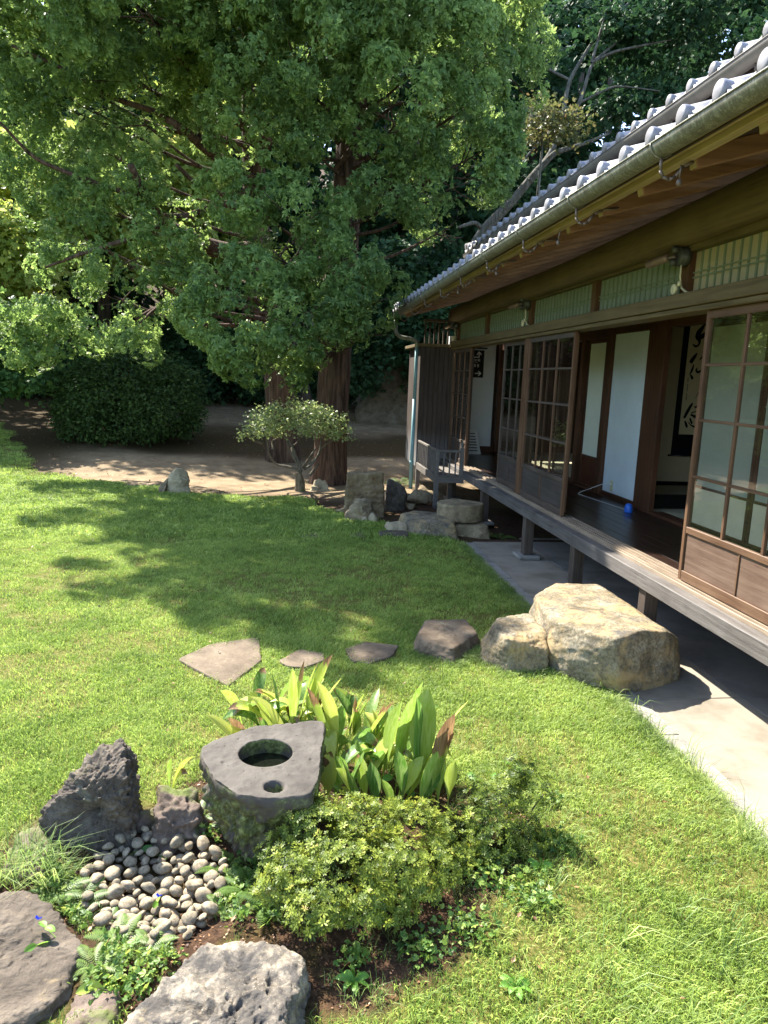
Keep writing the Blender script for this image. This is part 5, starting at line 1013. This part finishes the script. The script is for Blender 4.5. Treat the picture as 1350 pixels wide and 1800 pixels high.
# ---- foreground azalea and the straggling shrub beside it
az = thing('azalea_bush', 'low spreading yellow-green azalea in front of the broad-leaved clump', 'shrub', (.25, 2.45, -.08))
azl = [((W(*a[:3]).x, a[2], W(*a[:3]).z), a[3], a[3] * .9, a[3] * .7) for a in ((560,1448,2.36,.14), (500,1495,2.28,.09), (640,1455,2.40,.15), (725,1460,2.44,.15), (795,1470,2.46,.12), (520,1545,2.14,.11), (610,1525,2.18,.16), (700,1525,2.22,.16), (770,1525,2.3,.12), (560,1595,2.02,.10), (478,1560,2.12,.06), (640,1590,2.05,.10), (690,1590,2.1,.09), (800,1510,2.4,.1))]
def whorls(lobes, dens, size, t0=.5, tmpl=WHORL, low=-.5):
    Vs, Fs, Ts = [], [], []; off = 0
    for (c, rx, ry, rz) in lobes:
        c = np.array(c); R = np.array([rx, ry, rz]); n = int(4 * PI * (rx * ry * rz) ** (2 / 3) * dens); d = rdir(n); d = d[d[:, 2] > low]; n = len(d)
        q = c + d * R * (rng.uniform(.62, 1.06, (n, 1)) + .22 * fbm(d * 3 + c * 3, 66, 3)[:, None]); kp = vnoise(q * 14, 79) > -.45; q, d = q[kp], d[kp]; n = len(q); f = rdir(n); nn = nrm(d + .6 * UP + .45 * rng.normal(size=(n, 3))); f = nrm(f - nn * (f * nn).sum(1)[:, None])
        v, fc, t = stamp(tmpl[0], tmpl[1], q, f, nn, size * rng.uniform(.7, 1.3, n), t0 + rng.normal(0, .16, n), .15); Vs.append(v); Fs.append(fc + off); Ts.append(t); off += len(v)
    return np.concatenate(Vs), np.concatenate(Fs), np.concatenate(Ts)
foliage('crown', whorls(azl, 4600, .0165, .54), L_aza, az)
m = MB()
for (px, py, y), _ in zip(((560,1600,2.05),(620,1590,2.1),(480,1560,2.15),(700,1560,2.2),(780,1530,2.35),(640,1500,2.3),(540,1500,2.25),(730,1500,2.35)), range(9)):
    e = W(px, py, y); a = Vector((.26, 2.28, -.12)); trunkmesh(m, [a, a.lerp(e, .45) + Vector((0, 0, -.02)), e], [.012, .009, .004], 6, .1, 3, 0, 4)
m.build('stem', K_bons, az, True)
rs = thing('straggly_shrub', 'straggling greener shrub with bare woody stems right of the azalea', 'shrub', (.85, 2.75, -.08))
rsl = [((W(*a[:3]).x, a[2], W(*a[:3]).z), a[3], a[3], a[3] * .8) for a in ((880,1400,2.55,.12), (930,1390,2.6,.11), (915,1350,2.66,.07), (860,1480,2.45,.12), (920,1470,2.5,.10), (835,1440,2.5,.09), (900,1380,2.68,.07))]
foliage('crown', whorls(rsl, 2600, .017, .38), L_aza, rs); m = MB()
for px, py, y in ((915,1365,2.66),(950,1420,2.6),(880,1390,2.6),(840,1420,2.55),(960,1390,2.66),(905,1440,2.5)):
    e = W(px, py, y); trunkmesh(m, [Vector((.80, 2.5, -.12)), Vector((.80, 2.5, -.1)).lerp(e, .5) + Vector((.01, 0, .01)), e], [.007, .005, .0025], 5, .1, 3, 0, 3)
m.build('stem', K_bons, rs, True)

# ---- single leaves as separate pieces
def blade(base, ctrl, tip, width, fold=.25, n=9, across=4, wave=.0, peak=.5, seed=0, petiole=0):
    base, ctrl, tip = Vector(base), Vector(ctrl), Vector(tip); V = []; Fc = []; T = []
    side0 = (tip - base).cross(Vector((0, 0, 1))); side0 = side0.normalized() if side0.length > 1e-4 else Vector((1, 0, 0)); rr = random.Random(seed); rot = rr.uniform(-.9, .9)
    for i in range(n + 1):
        t = i / n; p = base * (1 - t) ** 2 + ctrl * (2 * t * (1 - t)) + tip * t * t; d = ((ctrl - base) * (1 - t) + (tip - ctrl) * t).normalized(); s = (side0 - d * side0.dot(d)).normalized(); s = Matrix.Rotation(rot + .4 * t * rr.choice((-1, 1)) * 0, 3, d) @ s; nn = s.cross(d)
        u = max(0, (t - petiole) / (1 - petiole)); w = width * .5 * (math.sin(PI * u ** (math.log(.5) / math.log(peak))) ** .85 if 0 < u < 1 else 0) + (.003 if t < .98 else .0005)
        for k in range(across + 1):
            q = k / across * 2 - 1; V.append(p + s * (q * w) + nn * (abs(q) * w * fold + wave * w * math.sin(5 * t + q * 2))); T.append(t)
    a = across + 1
    for i in range(n):
        for k in range(across): Fc.append((i * a + k, i * a + k + 1, (i + 1) * a + k + 1, (i + 1) * a + k))
    return V, Fc, T
def leaf_obj(name, parent, mat, tint, burn=0, **k):
    V, Fc, T = blade(**k); me = fmesh(name, np.array([tuple(v) for v in V]), Fc, None, True)
    a = me.attributes.new('tint', 'FLOAT', 'POINT'); a.data.foreach_set('value', np.full(len(V), tint, np.float32)); b = me.attributes.new('burn', 'FLOAT', 'POINT'); b.data.foreach_set('value', np.clip((np.array(T) - (1 - burn)) * 5 + (0 if burn else -9), 0, 1).astype(np.float32))
    me.materials.append(mat); return link(name, me, parent)
def aspmat():
    t = NT('broad_leaf'); a = t.n.new('ShaderNodeAttribute'); a.attribute_name = 'tint'; b = t.n.new('ShaderNodeAttribute'); b.attribute_name = 'burn'
    st = t.noise(t.co((60, 60, 5), rnd=True), 2, 4); c = t.ramp(a.outputs['Fac'], G((0, (44, 84, 34)), (.35, (84, 122, 44)), (.65, (150, 166, 62)), (.85, (196, 196, 100)), (1, (214, 206, 146))))
    c = t.mix(t.math('MULTIPLY', t.ramp(st, [(.4, 0.0), (.65, 1.0)]), .3), c, lin(188, 196, 130)); nb_ = t.math('ADD', b.outputs['Fac'], t.math('MULTIPLY', t.math('SUBTRACT', st, .5), 1.2)); c = t.mix(t.ramp(nb_, [(.4, 0.0), (.55, 1.0)]), c, t.ramp(st, [(.3, lin(84, 60, 42)), (.7, lin(146, 116, 84))]))
    t.fin(c, .38, t.bump(st, .15, .003), .5); hs = t.n.new('ShaderNodeHueSaturation'); hs.inputs['Value'].default_value = 1.5; t.l.new(c, hs.inputs['Color']); t.translucent(hs.outputs[0], .35); return t.m
L_asp = aspmat()
ap = thing('broad_leaved_plant', 'clump of long upright yellow-green leaves with browned tips behind the water basin', 'plant', (.3, 3.15, -.06))
sp = [(505,1300,585,1150,.085,.62,.25), (495,1295,573,1156,.05,.55,0), (490,1300,535,1160,.045,.6,.35), (475,1290,477,1183,.035,.2,0), (525,1300,440,1224,.075,.78,0), (470,1305,452,1230,.06,.68,0), (597,1330,557,1197,.075,.72,0), (592,1310,641,1219,.07,.6,0), (610,1330,695,1230,.10,.6,.3), (650,1290,568,1188,.05,.35,0),
      (672,1370,707,1233,.125,.45,0), (700,1365,744,1197,.085,.4,0), (752,1380,754,1207,.115,.5,0), (745,1330,824,1231,.06,.88,0), (768,1385,800,1254,.075,.6,.55), (690,1390,745,1329,.055,.62,0), (600,1330,650,1296,.06,.75,0), (565,1390,582,1320,.09,.82,.2), (615,1400,600,1335,.07,.25,0), (665,1410,652,1340,.06,.15,0), (705,1425,672,1370,.05,.4,0),
      (440,1305,362,1256,.05,.75,0), (470,1295,380,1274,.055,.8,0), (430,1300,400,1262,.05,.85,.5), (560,1300,540,1220,.06,.5,0), (580,1320,600,1240,.06,.3,0), (640,1380,628,1300,.07,.35,0), (720,1400,700,1320,.06,.3,0), (735,1400,770,1320,.06,.45,0), (630,1370,690,1290,.07,.7,.2), (790,1400,780,1330,.05,.5,0), (655,1400,590,1350,.055,.6,0),
      (520,1290,510,1200,.055,.45,0), (540,1300,560,1215,.05,.9,.3), (550,1310,595,1225,.06,.35,0), (600,1390,640,1320,.06,.2,0), (575,1370,560,1310,.06,.45,0), (690,1340,735,1260,.06,.55,0), (660,1310,675,1240,.06,.5,.3), (625,1300,625,1225,.05,.95,.35)]
jr = random.Random(5); sp += [(b0 + jr.uniform(-16, 16), b1 + jr.uniform(-6, 10), t0_ + jr.uniform(-26, 26), t1_ + jr.uniform(4, 44), w_ * jr.uniform(.65, .95), jr.choice((.2, .35, .5, .6, .75)), jr.choice((0, 0, 0, .2, .35))) for (b0, b1, t0_, t1_, w_, n_, u_) in sp]
for i, (bx_, by_, tx, ty, w, tn, bn) in enumerate(sp):
    yb = GZ(bx_, by_, .05).y + random.uniform(-.04, .04); bpt = W(bx_, by_, yb); base = Vector((bpt.x * .9 + .03, yb, -.07)); tip = W(tx, ty, yb + random.uniform(-.08, .05)); L = (tip - base).length
    ctrl = base.lerp(tip, .5) + Vector((0, 0, .16 * L)) if abs(tx - bx_) > 60 else base.lerp(tip, .55) + Vector((random.uniform(-.03, .03), random.uniform(-.03, .03), .05))
    leaf_obj('leaf', ap, L_asp, min(1, max(0, tn + random.uniform(-.05, .05))), bn, base=base, ctrl=ctrl, tip=tip, width=w, fold=random.uniform(.12, .35), petiole=.28, peak=.52, seed=i, wave=.05)
for i in range(64):
    a = random.uniform(0, 6.28); c = random.choice(((-.12, 3.4), (.02, 3.4), (.25, 3.2), (.40, 3.0), (.52, 3.0), (.15, 3.3), (.3, 3.0))); bx_ = c[0] + random.uniform(-.1, .1); by_ = c[1] + random.uniform(-.1, .1); L = random.uniform(.24, .42)
    tip = Vector((bx_ + math.cos(a) * L * .6, by_ + math.sin(a) * L * .6, random.uniform(.05, .24))); leaf_obj('leaf', ap, L_asp, random.choice((.15, .3, .4, .55, .7, .75)), random.choice((0, 0, 0, .25)), base=(bx_, by_, -.07), ctrl=(bx_ + math.cos(a) * L * .2, by_ + math.sin(a) * L * .2, random.uniform(.15, .32)), tip=tip, width=random.uniform(.045, .075), petiole=.3, seed=100 + i, wave=.05)
yl = thing('withered_plant', 'single plant with drooping yellowed leaves left of the water basin', 'plant', (-.42, 2.98, -.06))
for (bx_, by_, tx, ty, w, tn, bn) in ((300,1395,345,1330,.03,.6,0), (295,1395,272,1410,.035,.85,.6), (298,1390,300,1335,.025,.45,0), (300,1395,330,1360,.025,.85,.4)):
    yb = 2.98; b_ = W(bx_, by_, yb); tip = W(tx, ty, yb - .03); leaf_obj('leaf', yl, L_asp, tn, bn, base=(b_.x, yb, -.07), ctrl=b_.lerp(tip, .4) + Vector((0, 0, .10)), tip=tip, width=w, petiole=.15, seed=bx_ + tx)
# ferns
def fern(label, x, y, n, L, tn=.5, spread=(0, 6.28), el=.55, seed=0):
    rr = random.Random(seed); z0 = hz(x, y) - .005; t = thing('fern', label, 'fern', (x, y, z0), 'ferns round the pebble bed')
    for i in range(n):
        a = spread[0] + (spread[1] - spread[0]) * (i + rr.uniform(.2, .8)) / n; l = L * rr.uniform(.7, 1.1); e = el * rr.uniform(.6, 1.3); V = []; Fc = []; T = []
        prev = None; K = 19
        for k in range(K + 1):
            s = k / K; h = l * (math.sin(e) * s * 1.5 - .75 * s * s * (.6 + math.sin(e) * .5)); r = l * s * math.cos(e * .7); p = Vector((x + math.cos(a) * r, y + math.sin(a) * r, z0 + .01 + h)); d = Vector((math.cos(a), math.sin(a), .2)).normalized(); sd = Vector((-math.sin(a), math.cos(a), 0))
            if k > 1:
                lw = l * .19 * math.sin(PI * (s * .92 + .08)) ** .8; 
                for sg in (-1, 1):
                    b = len(V); ti = p + sd * (sg * lw) + d * (lw * .45) + Vector((0, 0, -lw * .25)); q = l / K * .21; V += [p - d * q, p + sd * (sg * lw * .5) + d * (lw * .12 - q * .6), ti, p + sd * (sg * lw * .5) + d * (lw * .3 + q * .8), p + d * q]; Fc += [(b, b + 1, b + 3), (b + 1, b + 2, b + 3), (b, b + 3, b + 4)]; T += [tn + rr.uniform(-.1, .15)] * 5
            if prev is not None: b = len(V); V += [prev + sd * .0012, prev - sd * .0012, p]; Fc.append((b, b + 1, b + 2)); T += [.3] * 3
            prev = p
        me = fmesh('frond', np.array([tuple(v) for v in V]), Fc, T); me.materials.append(L_fern); link('frond', me, t)
for i, (px, py, n, L, tn, lb) in enumerate(((105,1590,9,.17,.6,'fern sprouting between flat corner rock and mossy rock'), (140,1600,8,.15,.5,'fern at the left rim of the pebble bed'), (215,1690,9,.15,.75,'pale fern at the near rim of the pebbles'), (265,1700,7,.13,.7,'fern touching the edge of the pitted rock'), (355,1470,7,.19,.45,'fern in the shade against the water basin'), (395,1545,8,.14,.5,'fern between basin foot and azalea'), (430,1590,9,.15,.55,'fern under the left side of the azalea'), (470,1630,8,.15,.45,'fern between azalea and pitted rock'), (195,1640,7,.12,.6,'small fern over the near left pebbles'), (390,1620,7,.12,.6,'small fern over the right-hand pebbles'), (170,1740,9,.14,.75,'fern mat beside the rough brown rock'))):
    p = GZ(px, py, -.1); fern(lb, p.x, p.y, n, L * .8, tn * .75, seed=i)
p = Vector((2.52, 8.45, 0)); fern('fern growing beside the drum-shaped stone under the veranda', 2.50, 8.42, 9, .26, .2, seed=40)
# weeds
def weed(label, base, stems, lw, tn, group=None, flower=None):
    t = thing('weed', label, 'weed', base, group); base = Vector(base)
    for i, pp in enumerate(stems):
        P = [base] + [Vector(q) for q in pp]; MB().tube(P, [.0022] * (len(P) - 1) + [.001], 5).build('stem', M['weedstem'], t, True)
        for k, q in enumerate(P[1:]):
            a = random.uniform(0, 6.28)
            for s in (0, PI * .9): v = Vector((math.cos(a + s), math.sin(a + s), .25)); leaf_obj('leaf', t, L_wp, tn + random.uniform(-.1, .1), 0, base=q, ctrl=q + v * lw * 1.3, tip=q + Vector((v.x, v.y, -.05)) * lw * 2.4, width=lw, petiole=0, peak=.42, seed=i * 9 + k, n=6)
    if flower is not None:
        f = Vector(flower); m = MB()
        for a in (-.6, .6): d = Vector((math.cos(a + 1.2), .2, math.sin(a + 1.2))); m.add([f, f + d * .008 + Vector((.006, 0, 0)), f + d * .015, f + d * .008 - Vector((.006, 0, 0))], [(0, 1, 2, 3)])
        m.build('flower', M['flower'], t)
M['weedstem'] = flat('weed_stem', lin(112, 140, 60), .6); M['flower'] = flat('blue_flower', lin(50, 70, 220), .6)
L_wp = leafmat('weed_plant_leaf', G((0, (60, 104, 44)), (.5, (112, 156, 60)), (1, (184, 200, 90))), .4)
w0 = GZ(150, 1705, -.1); weed('dayflower trailing over the flat corner rock with a tiny blue flower', w0, [[W(105, 1690, w0.y - .02), W(65, 1662, w0.y - .02)], [W(115, 1665, w0.y), W(80, 1630, w0.y + .02)]], .016, .45, None, W(66, 1617, w0.y + .04))
w0 = GZ(190, 1795, -.1); weed('broad-leaved weed with pale oval leaves by the bottom edge rock', w0, [[W(195, 1765, w0.y), W(180, 1735, w0.y + .03)], [W(185, 1775, w0.y - .02)]], .03, .85)
w0 = GZ(272, 1610, -.1); weed('dayflower standing among the pebbles', w0, [[W(273, 1600, w0.y), W(277, 1586, w0.y)]], .012, .55, None, W(278, 1577, w0.y))
w0 = GZ(250, 1515, -.1); weed('dark seedling at the foot of the tall dark rock', w0, [[W(248, 1495, w0.y)], [W(285, 1500, w0.y)]], .02, .15)
w0 = Vector((.72, 2.85, -.06)); weed('leafy weed with bluish leaves between broad-leaved clump and straggling shrub', w0, [[W(840, 1400, 2.9), W(835, 1370, 2.95)], [W(800, 1395, 2.9), W(780, 1370, 2.95)], [W(870, 1370, 2.95), W(900, 1345, 3.0)], [W(710, 1390, 2.8), W(690, 1365, 2.8)]], .024, .2)
for i, (px, py, lb) in enumerate(((950,1545,'small rosette weed on bare soil right of the azalea'), (620,1755,'small dark rosette weed on the bare soil at the bottom'), (905,1760,'leafy rosette weed in the long grass at the bottom'))):
    p = GZ(px, py, -.08); p.z = hz(p.x, p.y); t = thing('rosette_weed', lb, 'weed', p)
    for k in range(8): a = k * .785 + random.uniform(-.2, .2); L = .04 + .02 * random.random(); leaf_obj('leaf', t, L_wp, .3 + .2 * random.random(), 0, base=p, ctrl=p + Vector((math.cos(a) * L * .5, math.sin(a) * L * .5, .03)), tip=p + Vector((math.cos(a) * L, math.sin(a) * L, .012)), width=.016, n=5, seed=k)
fp = GZ(705, 835, -.05); fern('fern-like plant at the left of the blue pipe', W(705, 835, 12.2).x, 12.2, 8, .4, .2, seed=50)

# ------------------------------------------------------------------ grass
def grassmat(name, stops, patch):
    t = NT(name); oi = t.n.new('ShaderNodeObjectInfo'); g = t.n.new('ShaderNodeNewGeometry'); n = t.noise(None, 1.6, 5, .6); t.l.new(g.outputs['Position'], [x for x in t.n if x.type == 'TEX_NOISE'][-1].inputs['Vector'])
    at = t.n.new('ShaderNodeAttribute'); at.attribute_name = 'tint'
    f = t.math('ADD', t.math('MULTIPLY', oi.outputs['Random'], .35), t.math('ADD', t.math('MULTIPLY', at.outputs['Fac'], .45), t.math('MULTIPLY', t.math('SUBTRACT', n, .5), patch)))
    c = t.ramp(f, stops); t.fin(c, .5, None, .3); hs = t.n.new('ShaderNodeHueSaturation'); hs.inputs['Value'].default_value = 1.5; t.l.new(c, hs.inputs['Color']); t.translucent(hs.outputs[0], .35); return t.m
Gr1 = grassmat('lawn_grass', G((0, (66, 91, 30)), (.35, (134, 157, 71)), (.65, (174, 190, 99)), (.85, (197, 200, 121)), (1, (208, 201, 142))), .7)
Gr2 = grassmat('rough_grass', G((0, (63, 90, 35)), (.4, (121, 144, 74)), (.65, (162, 176, 102)), (.85, (179, 176, 111)), (1, (199, 184, 134))), .9)
def tuft(name, n, R, h, w, lean, mat, seed):
    r_ = np.random.default_rng(seed); V = []; Fc = []; T = []
    for i in range(n):
        a = r_.uniform(0, 6.28); d = R * math.sqrt(r_.uniform()); p = np.array([d * math.cos(a), d * math.sin(a), -.004]); la = r_.uniform(0, 6.28); H = h * r_.uniform(.55, 1.15); ln = lean * r_.uniform(.2, 1.3) * H; ld = np.array([math.cos(la), math.sin(la), 0]); sd = np.array([-math.sin(la + .6), math.cos(la + .6), 0]) * w / 2; b = len(V); t = r_.uniform(0, 1)
        mid = p + ld * ln * .35 + UP * H * .6; top = p + ld * ln + UP * H * (1 - .25 * lean); V += [p - sd, p + sd, mid - sd * .8, mid + sd * .8, top]; Fc += [(b, b + 1, b + 3), (b, b + 3, b + 2), (b + 2, b + 3, b + 4)]; T += [t * .7, t * .7, t * .9, t * .9, t]
    me = fmesh(name, np.array(V), Fc, T); me.materials.append(mat); return bpy.data.objects.new(name, me)
def scatter(name, P, S, tufts, seed):
    me = bpy.data.meshes.new(name); me.vertices.add(len(P)); me.vertices.foreach_set('co', np.asarray(P, np.float32).ravel()); a = me.attributes.new('scl', 'FLOAT', 'POINT'); a.data.foreach_set('value', np.asarray(S, np.float32)); o = link(name, me); o['kind'] = 'stuff'
    ng = bpy.data.node_groups.new(name, 'GeometryNodeTree'); ng.interface.new_socket('Geometry', in_out='INPUT', socket_type='NodeSocketGeometry'); ng.interface.new_socket('Geometry', in_out='OUTPUT', socket_type='NodeSocketGeometry')
    N = ng.nodes; L = ng.links; gi = N.new('NodeGroupInput'); go = N.new('NodeGroupOutput'); ip = N.new('GeometryNodeInstanceOnPoints'); gj = N.new('GeometryNodeGeometryToInstance')
    for t in tufts[::-1]:
        oi = N.new('GeometryNodeObjectInfo'); oi.inputs['Object'].default_value = t; oi.inputs['As Instance'].default_value = True; L.new(oi.outputs['Geometry'], gj.inputs[0])
    rv = N.new('FunctionNodeRandomValue'); rv.data_type = 'FLOAT_VECTOR'; rv.inputs[0].default_value = (-.15, -.15, 0); rv.inputs[1].default_value = (.15, .15, 6.283); rv.inputs['Seed'].default_value = seed
    ri = N.new('FunctionNodeRandomValue'); ri.data_type = 'INT'; ri.inputs[4].default_value = 0; ri.inputs[5].default_value = len(tufts) - 1; ri.inputs['Seed'].default_value = seed + 1
    na = N.new('GeometryNodeInputNamedAttribute'); na.data_type = 'FLOAT'; na.inputs[0].default_value = 'scl'
    ip.inputs['Pick Instance'].default_value = True; L.new(gi.outputs[0], ip.inputs['Points']); L.new(gj.outputs[0], ip.inputs['Instance']); L.new(ri.outputs[2], ip.inputs['Instance Index']); L.new(rv.outputs[0], ip.inputs['Rotation']); L.new(na.outputs[0], ip.inputs['Scale']); L.new(ip.outputs[0], go.inputs[0])
    md = o.modifiers.new('grass', 'NODES'); md.node_group = ng; return o
short = [tuft('tuft', 26, .05, .034, .0030, .9, Gr1, s) for s in range(5)]
far_t = [tuft('tuft', 30, .09, .040, .006, .9, Gr1, 20 + s) for s in range(4)]
rough = [tuft('tuft', 16, .04, .075, .0030, 1.1, Gr2, 40 + s) for s in range(5)]
longt = [tuft('tuft', 9, .03, .15, .0034, 1.3, Gr2, 60 + s) for s in range(4)]
FLAGS = [[tuple(GZ(*p, -.04)[:2]) for p in q] for q in (((318,1160),(372,1135),(452,1124),(454,1160),(400,1198)), ((495,1160),(530,1144),(564,1152),(535,1170)), ((610,1142),(640,1131),(694,1138),(680,1156),(625,1162)), ((525,941),(580,938),(560,948)), ((614,938),(652,938),(638,945)))]
BIG = [[(1.2,4.5),(1.36,4.2),(1.62,4.25),(1.75,4.2),(2.03,4.0),(2.5,4.2),(2.5,5.2),(1.7,5.1),(1.3,4.8)], [(.82,4.58),(1.05,4.34),(1.3,4.7),(1.25,5.0),(.95,4.95)], [(-.92,2.66),(-.6,2.55),(-.55,2.9),(-.85,2.95)], [(-.33,2.7),(0,2.33),(.12,2.35),(.14,2.9),(-.15,2.85)], [(-1.3,2.4),(-.82,2.36),(-.55,2.06),(-.57,1.8),(-.75,1.7),(-1.3,1.7)], [(-.5,1.75),(-.26,2.0),(.08,1.98),(.1,1.86),(.0,1.2),(-.55,1.2)], [(-1.05,2.5),(-.95,2.7),(-.82,2.55),(-.82,2.4)]]
def pts_in(n, x0, x1, y0, y1):
    x = rng.uniform(x0, x1, n); y = rng.uniform(y0, y1, n); hz_ = (x - .0) / np.maximum(y, .1); k = (hz_ > -.75) & ((hz_ < .62) | (y < 4.5)); return x[k], y[k]
def clear(x, y, polys):
    k = np.ones(len(x), bool)
    for q in polys: k &= ~inpoly(x, y, q)
    return k
SH = []
for (y0, y1, d, xl_) in ((.9, 3.2, 1500, 2.6), (3.2, 5.2, 1250, 4), (5.2, 8, 850, 6)):
    x, y = pts_in(int((y1 - y0) * (xl_ + 1.96) * d), -xl_, 1.96, y0, y1); k = lawn_mask(x, y) & clear(x, y, FLAGS + BIG + [BED]); SH.append(np.stack([x[k], y[k]], -1))
SH = np.concatenate(SH); bare = wob(SH[:, 0], SH[:, 1], 1, 2.3, 55) - .35 * sstep(.4, 1.2, SH[:, 0]) * sstep(3.6, 2.6, SH[:, 1]); keep = rng.uniform(0, 1, len(SH)) < np.clip(.95 + 1.5 * bare, .34, 1); SH = SH[keep]
zz = hgt(SH[:, 0], SH[:, 1]); scatter('lawn_grass', np.column_stack([SH, zz]), rng.uniform(.7, 1.25, len(SH)), short, 3)
FA = []
for (y0, y1, d, xl_) in ((8, 12.5, 330, 9), (12.5, 24, 120, 18)):
    x, y = pts_in(int((y1 - y0) * (xl_ + 2) * d), -xl_, 2, y0, y1); k = lawn_mask(x, y) & clear(x, y, FLAGS); FA.append(np.stack([x[k], y[k]], -1))
FA = np.concatenate(FA); scatter('far_lawn_grass', np.column_stack([FA, hgt(FA[:, 0], FA[:, 1])]), rng.uniform(.8, 1.5, len(FA)), far_t, 5)
RG = []
x, y = pts_in(9000, -2, 1.95, .9, 4.2); k = (.55 * sstep(.2, .9, x) * sstep(3.9, 2.6, y) * np.clip(.6 + 1.6 * wob(x, y, 1, 2.6, 57), 0, 1) > rng.uniform(0, 1.0, len(x))) & clear(x, y, [BED] + BIG); RG.append(np.stack([x[k], y[k]], -1) [:2600])
x, y = pts_in(5000, -1.3, 1.2, 1.2, 3.6); k = inpoly(x, y, BED) & clear(x, y, BIG + [PB]) & ((sstep(1.95, 1.65, y) * sstep(.05, .3, x) + .06 + .5 * sstep(.55, .8, x) + .5 * sstep(-.5, -.75, x)) > rng.uniform(0, 1, len(x))); k &= ~((x < .12) & (y < 2.05) & (x > -.6)); RG.append(np.stack([x[k], y[k]], -1))
x = rng.uniform(1.88, 1.985, 1500); y = rng.uniform(1.0, 8.0, 1500); RG.append(np.stack([x, y], -1))
for q in BIG[:2]:                                         # longer growth round the foot of the stones
    q = np.array(q)
    for i in range(len(q)): t = rng.uniform(0, 1, 45)[:, None]; RG.append(q[i] * (1 - t) + q[(i + 1) % len(q)] * t + rng.normal(0, .03, (45, 2)))
RG = np.concatenate(RG); RG = RG[(RG[:, 0] < 1.99)]; scatter('rough_grass', np.column_stack([RG, hgt(RG[:, 0], RG[:, 1])]), rng.uniform(.35, .8, len(RG)), rough, 7)
x, y = pts_in(2200, .0, 1.9, 1.1, 2.6); k = (sstep(.25, .7, x) * sstep(2.5, 1.7, y) * .10 > rng.uniform(0, 1, len(x))); LG = np.stack([x[k], y[k]], -1)
e = np.stack([rng.uniform(1.90, 1.975, 60), rng.uniform(2.0, 5, 60)], -1); e2 = np.stack([rng.uniform(-1.0, -.78, 40), rng.uniform(2.38, 2.55, 40)], -1); LG = np.concatenate([LG, e, e2]); scatter('long_grass', np.column_stack([LG, hgt(LG[:, 0], LG[:, 1])]), rng.uniform(.5, 1.2, len(LG)), longt, 9)
# low creeping growth between the stones
x, y = pts_in(60000, -1.1, 1.35, 1.3, 3.3); pos_ = np.stack([x, y], -1); ok = np.zeros(len(x), bool)
for (px, py, r) in ((185,1730,.13), (240,1760,.10), (290,1720,.06), (130,1620,.09), (110,1560,.08), (400,1590,.09), (430,1550,.08), (470,1625,.08), (420,1640,.05), (300,1480,.06), (370,1490,.06), (860,1560,.12), (930,1600,.10), (980,1500,.09), (820,1660,.10), (960,1420,.07), (740,1700,.08), (620,1720,.06)):
    g_ = GZ(px, py, -.08); ok |= np.hypot(x - g_.x, y - g_.y) < r * rng.uniform(.2, 1.15, len(x))
ok &= clear(x, y, BIG + [PB]) | (rng.uniform(0, 1, len(x)) < .03); x, y = x[ok][:5200], y[ok][:5200]; n_ = len(x); P = np.column_stack([x, y, hgt(x, y) + rng.uniform(.005, .05, n_)]); f, nn = frames(nrm(rdir(n_) + .3 * UP), 0, .4, 1.2)
gc = foliage('ground_cover', stamp(LEAF3[0], LEAF3[1], P, f, nn, rng.uniform(.010, .026, n_), rng.uniform(.1, .9, n_)), L_weed, None); gc['kind'] = 'stuff'
# leaf litter on the bare soil
x, y = pts_in(9000, -1.0, 1.3, 1.2, 3.4); k = inpoly(x, y, BED) & clear(x, y, BIG + [PB]); n_ = int(k.sum()); P = np.column_stack([x[k], y[k], hgt(x[k], y[k]) + .004]); f = rdir(n_); f[:, 2] *= .3; f = nrm(f); nn = nrm(UP + .5 * rng.normal(size=(n_, 3))); nn = nrm(nn - f * (nn * f).sum(1)[:, None])
xd, yd = pts_in(5200, -6, 4, 10.8, 21); kd = ~lawn_mask(xd, yd); xd, yd = xd[kd][:2600], yd[kd][:2600]; P = np.concatenate([P, np.column_stack([xd, yd, hgt(xd, yd) + .006])]); fd = nrm(rdir(len(xd)) * np.array([1, 1, .3])); f = np.concatenate([f, fd]); nn = np.concatenate([nn, nrm(np.tile(UP, (len(xd), 1)) - fd * fd[:, 2:3])])
xf, yf = pts_in(1500, -5, 1.9, 1.4, 11); kf = lawn_mask(xf, yf) & clear(xf, yf, BIG); xf, yf = xf[kf][:520], yf[kf][:520]; P = np.concatenate([P, np.column_stack([xf, yf, hgt(xf, yf) + .026])]); f = np.concatenate([f, nrm(rdir(len(xf)) * np.array([1, 1, .3]))]); nn = np.concatenate([nn, np.tile(UP, (len(xf), 1))]); nn = nrm(nn - f * (nn * f).sum(1)[:, None]); n_ = len(P)
L_lit = leafmat('dead_leaf', G((0, (66, 44, 30)), (.5, (118, 84, 58)), (1, (170, 132, 92))), .1); lt = stamp(LEAF[0], LEAF[1], P, f, nn, np.concatenate([rng.uniform(.006, .018, n_ - len(xf) - len(xd)), rng.uniform(.02, .06, len(xd)), rng.uniform(.012, .030, len(xf))]), rng.uniform(.1, .9, n_)); lo = foliage('leaf_litter', lt, L_lit, None); lo['kind'] = 'stuff'
